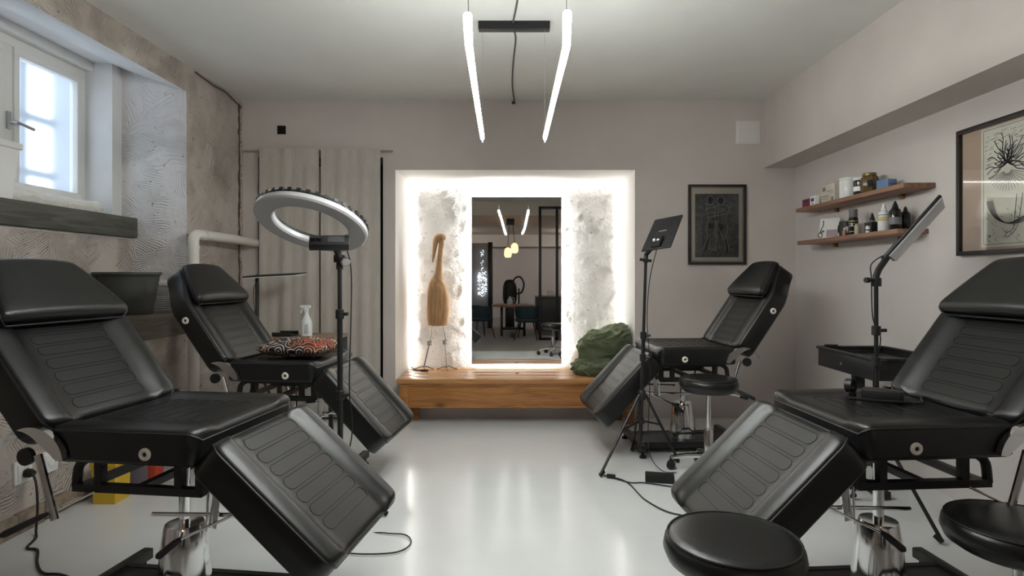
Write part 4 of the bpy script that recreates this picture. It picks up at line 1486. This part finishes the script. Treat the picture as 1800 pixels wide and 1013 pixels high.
bm = B(); superell(bm, 6, (.232, .155, .055), .8, .75, bl2, Matrix.Translation((-.01, -.045, .053)))
for v in bm.verts: v.co.x = min(v.co.x, .235)
mk('trailing_fold', bm, GREEN, gbk, 75)

# ------------------------------------------------------------------ shelves on the right wall
def shelf(label, y0, y1, z0, z1):
    t = thing('wall_shelf', label, 'shelf', (XR, (y0 + y1) / 2, z0), 0, 'wooden shelves on the right wall')
    boxpart('board', SHELFW, t, (-.0875, 0, (z1 - z0) / 2), (.175, y1 - y0, z1 - z0), None, .003)
    for y in (-.35, .35):
        boxpart('bracket', SHELFW, t, (-.01, y, -.012), (.02, .03, .03), None, .002)
shelf('upper walnut shelf with tubs and boxes on the right wall', 3.147, 4.37, 1.64, 1.667)
shelf('lower walnut shelf with bottles and a card on the right wall', 3.20, 4.345, 1.395, 1.422)
U, Lw = 1.667, 1.422
GU, GL = 'supplies on the upper shelf', 'supplies on the lower shelf'
def carton(label, x, y, z, s, mat, marks=(), rz=0., grp=None):
    t = thing('carton', label, 'box', (x, y, z), rz, grp)
    boxpart('body', mat, t, (0, 0, s[2] / 2), s, None, .0015)
    for nm, mm, (fx, y0, y1, z0, z1) in marks:     # marks on the -x face ('a') or the -y face ('b')
        if fx == 'a': boxpart(nm, mm, t, (-s[0] / 2 - .0004, (y0 + y1) / 2, (z0 + z1) / 2), (.001, y1 - y0, z1 - z0), None, 0)
        else: boxpart(nm, mm, t, ((y0 + y1) / 2, -s[1] / 2 - .0004, (z0 + z1) / 2), (y1 - y0, .001, z1 - z0), None, 0)
    return t
PURP = M('purple_ink', (.06, .04, .11), .7)
GINK = M('green_ink', (.17, .22, .19), .8)
carton('small maroon box at the far end of the upper shelf', 2.17, 4.28, U, (.09, .11, .062), M('maroon_card', (.22, .035, .06), .6), [('dark_print', PURP, ('a', -.035, .03, .035, .055))], 0, GU)
carton('cream carton with small print on the upper shelf', 2.20, 4.02, U, (.12, .20, .125), M('cream_card', (.55, .50, .43), .7),
       [('leaf_mark', GINK, ('a', .015, .05, .085, .11)), ('print_line', GINK, ('a', -.08, -.01, .075, .079)), ('print_line', GINK, ('a', -.09, -.04, .062, .065)), ('print_line', GINK, ('a', -.02, .06, .045, .051)), ('print_line', GINK, ('a', -.01, .06, .03, .034)), ('leaf_mark', GINK, ('a', -.09, -.06, .01, .035))], 0, GU)
carton('small white box with a purple square on the upper shelf', 2.115, 4.13, U, (.035, .07, .062), WHITEP, [('purple_square', PURP, ('a', -.022, .02, .025, .048)), ('print_line', PURP, ('a', -.015, .01, .008, .014))], 0, GU)
t = thing('plastic_tub', 'glossy white tub with lid on the upper shelf', 'tub', (2.165, 3.80, U), 0, GU)
lathepart('body', M('gloss_white', (.78, .78, .77), .2), t, [(.050, 0), (.052, .004), (.054, .118), (.053, .12)], 28)
lathepart('lid', MATS['gloss_white'], t, [(.056, .118), (.058, .121), (.058, .132), (.054, .135)], 28)
t = thing('jar', 'dark jar with a white lid on the upper shelf', 'jar', (2.175, 3.685, U), 0, GU)
lathepart('body', M('dark_brown_glass', (.03, .022, .016), .15), t, [(.036, 0), (.038, .004), (.038, .095), (.034, .1)], 24)
lathepart('lid', WHITEP, t, [(.039, .1), (.04, .102), (.04, .118), (.037, .12)], 24)
bm = B(); ringlathe(bm, [(.0382, .03), (.039, .03), (.039, .06), (.0382, .06)], 24); mk('label', bm, WHITEP, t)
t = thing('hexagonal_jar', 'amber brown six sided jar on the upper shelf', 'jar', (2.155, 3.555, U), .3, GU)
AMB = M('amber_jar', (.11, .07, .02), .2)
lathepart('body', AMB, t, [(.040, 0), (.048, .012), (.052, .075), (.046, .098), (.034, .108)], 6)
lathepart('lid', M('olive_gold', (.20, .15, .06), .35, .6), t, [(.036, .106), (.038, .108), (.038, .122), (.034, .124)], 24)
boxpart('label', M('black_label', (.012, .012, .012), .6), t, (-.030, -.030, .055), (.03, .03, .04), Matrix.Rotation(R(45), 3, 'Z'))
carton('blue box near the middle of the upper shelf', 2.18, 3.43, U, (.06, .085, .062), M('blue_card', (.13, .22, .38), .6), [('print_line', PURP, ('b', -.02, .02, .03, .034))], .2, GU)
# lower shelf
t = carton('white card with a black ribbon drawing leaning on the lower shelf', 2.175, 4.05, Lw, (.012, .135, .145), M('card_white', (.76, .74, .72), .7), [('pink_print', M('pink_grey_print', (.38, .30, .33), .8), ('a', -.06, .02, .012, .062))], 0, GL)
t.rotation_euler = (0, R(8), R(38))
bm = B()
ribbon(bm, [(.045, .13), (.042, .10), (.055, .07), (.06, .05)], .006, lambda y, z: Vector((-.008, y, z)))
ribbon(bm, [(.06, .05), (.075, .03), (.06, .008), (.045, .025), (.06, .05), (.035, .055), (.062, .035)], .006, lambda y, z: Vector((-.0083, y, z)))
mk('ribbon_drawing', bm, M('ribbon_black', (.015, .014, .018), .7), t, 0)
t = thing('mug', 'black mug with a pale round mark on the lower shelf', 'mug', (2.165, 3.82, Lw), 0, GL)
lathepart('body', BLACKP, t, [(.040, 0), (.043, .004), (.044, .095), (.041, .098), (.039, .02), (.01, .015)], 26)
tubepart('handle', BLACKP, t, smooth([(-.01, .043, .08), (-.012, .068, .075), (-.012, .07, .035), (-.01, .043, .025)], 5), .006, 8)
lathepart('round_mark', M('pale_print', (.55, .56, .6), .6), t, [(.001, 0), (.022, 0), (.022, .001)], 20, axis_mat((-.018, -.0405, .04), (-.4, -.9, 0)))
def bottle(name, label, x, y, z, prof, mat, capprof, capmat, lab=None, extra=None):
    t = thing(name, label, 'bottle' if name != 'spray_can' else 'can', (x, y, z), 0, GL)
    lathepart('body', mat, t, prof, 24)
    lathepart('cap', capmat, t, capprof, 24)
    if lab:
        r_, z0, z1, lm = lab
        bm = B(); ringlathe(bm, [(r_, z0), (r_ + .0008, z0), (r_ + .0008, z1), (r_, z1)], 24)
        mk('label', bm, lm, t)
    if extra: extra(t)
    return t
GOLD = M('gold_print', (.35, .26, .12), .35, .7)
bottle('spray_can', 'black spray can with grey cap and gold bands on the lower shelf', 2.14, 3.70, Lw, [(.026, 0), (.028, .003), (.028, .105), (.024, .112)], M('gloss_black', (.01, .01, .01), .15), [(.024, .112), (.025, .114), (.025, .162), (.022, .165)], M('grey_cap', (.14, .14, .145), .35), (.0282, .085, .09, GOLD),
       lambda t: [lathepart('gold_band', GOLD, t, [(.0283, z), (.0284, z + .004)], 24) for z in (.055, .07, .02)])
bottle('small_bottle', 'tiny copper bottle in front of the black mug', 2.11, 3.745, Lw, [(.012, 0), (.013, .002), (.013, .03), (.006, .036)], M('copper_glass', (.4, .24, .16), .25, .5), [(.007, .036), (.007, .048), (.005, .05)], M('pale_copper', (.5, .36, .28), .3))
bottle('small_bottle', 'small cream bottle beside the spray can', 2.12, 3.625, Lw, [(.014, 0), (.015, .002), (.015, .05), (.01, .055)], M('cream_bottle', (.52, .46, .36), .4), [(.011, .055), (.011, .062), (.008, .064)], MATS['cream_bottle'])
bottle('nozzle_bottle', 'squat clear bottle with a black cone nozzle on the lower shelf', 2.20, 3.60, Lw, [(.022, 0), (.024, .003), (.024, .07), (.014, .085)], M('grey_bottle', (.16, .16, .15), .3), [(.015, .085), (.016, .088), (.012, .10), (.004, .128), (.002, .13)], BLACKP)
carton('low black box between small bottles on the lower shelf', 2.17, 3.545, Lw, (.06, .075, .066), BLACKP, [], 0, GL)
bottle('small_bottle', 'small white labelled dropper bottle on the lower shelf', 2.115, 3.505, Lw, [(.011, 0), (.012, .002), (.012, .036), (.007, .042)], WHITEP, [(.007, .042), (.008, .044), (.006, .056), (.004, .058)], BLACKP, (.0122, .012, .02, PURP))
carton('narrow kraft box behind the white bottle on the lower shelf', 2.20, 3.465, Lw, (.05, .045, .105), M('kraft_card', (.22, .155, .09), .8), [], 0, GL)
bottle('nozzle_bottle', 'white bottle with white cone nozzle and yellow label', 2.145, 3.40, Lw, [(.029, 0), (.031, .003), (.031, .098), (.027, .112), (.015, .122)], M('white_bottle', (.70, .70, .70), .35), [(.014, .122), (.015, .125), (.015, .135), (.010, .14), (.008, .158), (.003, .163)], WHITEP, (.0312, .06, .085, M('yellow_label', (.60, .52, .25), .6)),
       lambda t: lathepart('grey_band', M('blue_grey_band', (.2, .24, .3), .6), t, [(.0313, .092), (.0314, .098)], 24))
bottle('nozzle_bottle', 'black bottle with a black cone nozzle nearest the white light panel', 2.14, 3.29, Lw, [(.029, 0), (.031, .003), (.031, .10), (.026, .114), (.016, .124)], MATS['gloss_black'], [(.016, .124), (.017, .127), (.012, .142), (.004, .162), (.002, .164)], BLACKP, (.0312, .03, .07, M('grey_label', (.16, .16, .17), .5)))
bottle('nozzle_bottle', 'black bottle standing behind the other black bottle on the lower shelf', 2.215, 3.315, Lw, [(.025, 0), (.027, .003), (.027, .085), (.022, .098), (.014, .106)], MATS['gloss_black'], [(.012, .106), (.010, .12), (.004, .135)], BLACKP)

# ------------------------------------------------------------------ black work tray on a post behind the near right bed
tq = thing('work_trolley', 'black tray trolley with a raised rim by the right wall', 'trolley', (1.97, 3.16, 0))
tx, ty, tz = .19, .265, .735
boxpart('tray_floor', M('tray_grey', (.10, .105, .11), .3), tq, (0, 0, tz - .035), (2 * tx - .02, 2 * ty - .02, .01))
for c, s in (((-tx, 0, tz - .05), (.014, 2 * ty, .10)), ((tx, 0, tz - .05), (.014, 2 * ty, .10)), ((0, -ty, tz - .05), (2 * tx, .014, .10)), ((0, ty, tz - .05), (2 * tx, .014, .10))):
    boxpart('tray_side', BLACKM, tq, c, s)
for c, s in (((-tx, 0, tz + .006), (.03, 2 * ty + .02, .014)), ((tx, 0, tz + .006), (.03, 2 * ty + .02, .014)), ((0, -ty, tz + .006), (2 * tx, .03, .014)), ((0, ty, tz + .006), (2 * tx, .03, .014))):
    boxpart('rim_bar', BLACKM, tq, c, s)
boxpart('latch', BLACKM, tq, (-tx + .06, ty - .02, tz + .018), (.07, .03, .012))
lathepart('lock', STEEL, tq, [(.002, 0), (.008, 0), (.008, .003)], 12, axis_mat((-tx - .007, .02, tz - .055), (-1, 0, 0)))
boxpart('post', BLACKM, tq, (-.07, .08, .34), (.05, .05, .62))
boxpart('foot_bar', BLACKM, tq, (-.02, 0, .025), (.30, .05, .04)); boxpart('foot_bar', BLACKM, tq, (-.07, .05, .025), (.05, .44, .04))

# black power unit left on the seat of the near right bed
dv = thing('tattoo_power_unit', 'black angular device with a clamp lying on the near right bed', 'device', (1.318, 2.10, .7045))
Rz = Matrix.Rotation(R(-40), 3, 'Z')
boxpart('body', BLACKP, dv, (0, 0, .022), (.125, .055, .044), Rz, .006)
boxpart('face_plate', M('dark_grey_face', (.03, .03, .032), .25), dv, Rz @ Vector((.063, 0, .024)), (.004, .045, .034), Rz)
bm = B(); ringlathe(bm, [(.014, -.012), (.026, -.012), (.026, .012), (.014, .012)], 20, axis_mat((-.085, .05, .048), (.6, -.8, .1)))
box(bm, (-.085, .05, .014), (.03, .03, .028), None, .004)
mk('clamp', bm, BLACKM, dv)
tubepart('arm', BLACKM, dv, [(-.13, -.02, .016), (-.05, -.055, .012), (.06, -.07, .010)], .006, 8)
bm = B()
tube(bm, smooth([(1.366, 2.076, .711), (1.42, 2.04, .711), (1.455, 2.09, .722), (1.50, 2.06, .712), (1.50, 1.97, .712), (1.53, 1.88, .718), (1.535, 1.83, .722)], 6), .004, 6)
tag(mk('device_cable', bm, BLACKP), 'thin black cable trailing from the device toward the backrest', 'cable')

# ------------------------------------------------------------------ the room behind the camera, seen in the mirror
pf = thing('steel_partition', 'tall black steel partition frame reflected in the mirror', 'partition', (.9, -.45, 0))
for x in (-.41, -.10, .5):
    boxpart('upright', BLACKM, pf, (x, 0, 1.22), (.05, .04, 2.44))
boxpart('top_rail', BLACKM, pf, (.05, 0, 2.42), (.97, .04, .05)); boxpart('bottom_rail', BLACKM, pf, (.05, 0, .025), (.97, .04, .05))
tbl = thing('round_table', 'round brown table with black trestle reflected in the mirror', 'table', (0, -1.15, 0))
lathepart('top', wood('table_brown', (.30, .17, .10), (.2, .11, .06), .4, knots=False), tbl, [(.40, .585), (.42, .59), (.42, .612), (.41, .618)], 40)
for sx in (-1, 1):
    boxpart('leg', BLACKM, tbl, (sx * .22, 0, .29), (.05, .05, .58))
boxpart('stretcher', BLACKM, tbl, (0, 0, .15), (.42, .04, .05)); boxpart('foot', BLACKM, tbl, (0, 0, .02), (.06, .4, .04))
TEAL = M('dark_teal_velvet', (.012, .028, .035), .8)
def shell_chair(label, x, y, rz):
    t = thing('shell_chair', label, 'chair', (x, y, 0), rz, 'dark chairs round the table in the mirror')
    bm = B(); superell(bm, 3, (.22, .21, .045), .6, .6, None, Matrix.Translation((0, 0, .36))); mk('seat', bm, TEAL, t, 60)
    bm = B()
    n = 16; rows = []
    for zz, rr in ((.34, .20), (.45, .225), (.56, .235), (.60, .23)):
        for q in (0, .03):
            rows.append([bm.verts.new(((rr - q) * math.cos(R(-30 + 240 * k / n)), (rr - q) * math.sin(R(-30 + 240 * k / n)), zz + .02 * math.sin(PI * k / n))) for k in range(n + 1)])
    order = [0, 2, 4, 6, 7, 5, 3, 1]
    for a, b in zip(order, order[1:] + order[:1]):
        for k in range(n): bm.faces.new((rows[a][k], rows[a][k + 1], rows[b][k + 1], rows[b][k]))
    mk('backrest', bm, TEAL, t, 60)
    for sx in (-1, 1):
        for sy in (-1, 1):
            tubepart('leg', BLACKM, t, [(sx * .13, sy * .13, .34), (sx * .21, sy * .2, 0)], .012, 8, False, [.014, .009])
shell_chair('dark teal shell chair left of the table in the mirror', -.62, -.85, R(60))
shell_chair('dark teal shell chair in front of the table in the mirror', .26, -.58, R(10))
pk = thing('pendant_bulbs', 'two amber glass pendants over the table reflected in the mirror', 'pendant lamp', (-.05, -1.6, 2.33))
boxpart('canopy', BLACKM, pk, (0, 0, -.06), (.16, .12, .12))
AMBG = emission('amber_bulb', (1, .50, .15), 5)
for x, z in ((-.05, -.70), (.085, -.61)):
    cdp = tubepart('cord', BLACKP, pk, [(x * .6, 0, -.1), (x, 0, z + .13)], .006, 6)
    lathepart('glass_shade', AMBG, cdp, [(.02, z + .12), (.06, z + .09), (.075, z + .02), (.07, z - .05), (.045, z - .08)], 20, Matrix.Translation((x, 0, 0)))
sd = thing('sideboard', 'dark sideboard with pale boxes reflected in the mirror', 'cabinet', (1.0, -2.6, 0))
boxpart('body', M('dark_cabinet', (.05, .055, .06), .5), sd, (0, 0, .36), (1.0, .4, .72))
boxpart('drawer_front', M('dark_drawer', (.07, .075, .08), .45), sd, (0, .205, .52), (.9, .012, .28))
boxpart('worktop', M('pale_top', (.42, .36, .3), .5), sd, (0, 0, .735), (1.05, .43, .03))
c_ = carton('white box on the sideboard in the mirror', .83, -2.5, .751, (.14, .12, .10), WHITEP)
c_ = carton('long white packet on the sideboard in the mirror', 1.12, -2.5, .751, (.26, .12, .08), WHITEP)
dr = thing('wardrobe_door', 'tall pale grey wardrobe with a dark edge reflected in the mirror', 'wardrobe', (-1.0, -3.2, 0))
boxpart('body', M('pale_grey_door', (.34, .35, .38), .5), dr, (-.05, 0, .96), (1.0, .5, 1.92))
boxpart('dark_edge', BLACKM, dr, (.50, .1, .97), (.09, .4, 1.94))
vc = thing('vacuum_cleaner', 'black vacuum cleaner with a looped hose reflected in the mirror', 'vacuum cleaner', (.0, -2.7, 0))
bm = B(); superell(bm, 3, (.16, .14, .30), .7, .8, None, Matrix.Translation((-.06, 0, .80))); mk('body', bm, BLACKP, vc, 60)
tubepart('hose', BLACKP, vc, smooth([(-.02, .05, .95), (.05, .08, 1.12), (.17, .08, 1.15), (.25, .08, 1.0), (.20, .08, .82), (.08, .08, .78)], 6), .022, 8)
tubepart('wand', BLACKP, vc, [(.14, 0, 0), (.14, 0, .9)], .018, 8)
boxpart('stand', BLACKM, vc, (-.06, 0, .26), (.2, .2, .52))
jr = thing('glass_jug', 'pale glass jug on the round table in the mirror', 'jug', (-.06, -1.05, .618))
lathepart('body', M('pale_glass', (.5, .52, .52), .15), jr, [(.045, 0), (.06, .03), (.055, .09), (.025, .13), (.028, .16)], 20)
tubepart('handle', MATS['pale_glass'], jr, smooth([(.03, 0, .14), (.08, 0, .12), (.08, 0, .06), (.05, 0, .04)], 4), .006, 6)
bm = B()
rr = random.Random(2)
for k in range(160):
    z = rr.uniform(.75, 1.75) if k < 50 else rr.uniform(.72, 1.25)
    wd = .03 if z > 1.3 else .10
    bmesh.ops.create_icosphere(bm, subdivisions=1, radius=.007, matrix=Matrix.Translation((-.68 + rr.uniform(-wd, wd), -2.90 + rr.uniform(0, .06), z)))
fl = tag(mk('fairy_lights', bm, emission('fairy_white', (.9, .95, 1), 6), None, 0), 'cluster of tiny white fairy lights reflected in the mirror', 'fairy lights', None, 'stuff')
OPAL = emission('fill_globe_glow', (1, .95, .90), 60)  # fill lamps added outside the mirror's view to brighten the room behind
for x, lb in ((-1.55, 'unseen round opal fill lamp added in the room behind, wardrobe side'), (1.55, 'unseen round opal fill lamp added in the room behind, sideboard side')):
    t = thing('added_fill_lamp', lb, 'fill lamp', (x, -4.5, 2.33), 0, 'opal fill lamps added to the room behind')
    lathepart('base', BLACKM, t, [(.10, -.025), (.105, -.02), (.105, 0)], 28)
    lathepart('globe', OPAL, t, [(.01, -.15), (.08, -.14), (.13, -.10), (.15, -.06), (.13, -.025), (.09, -.02)], 28)
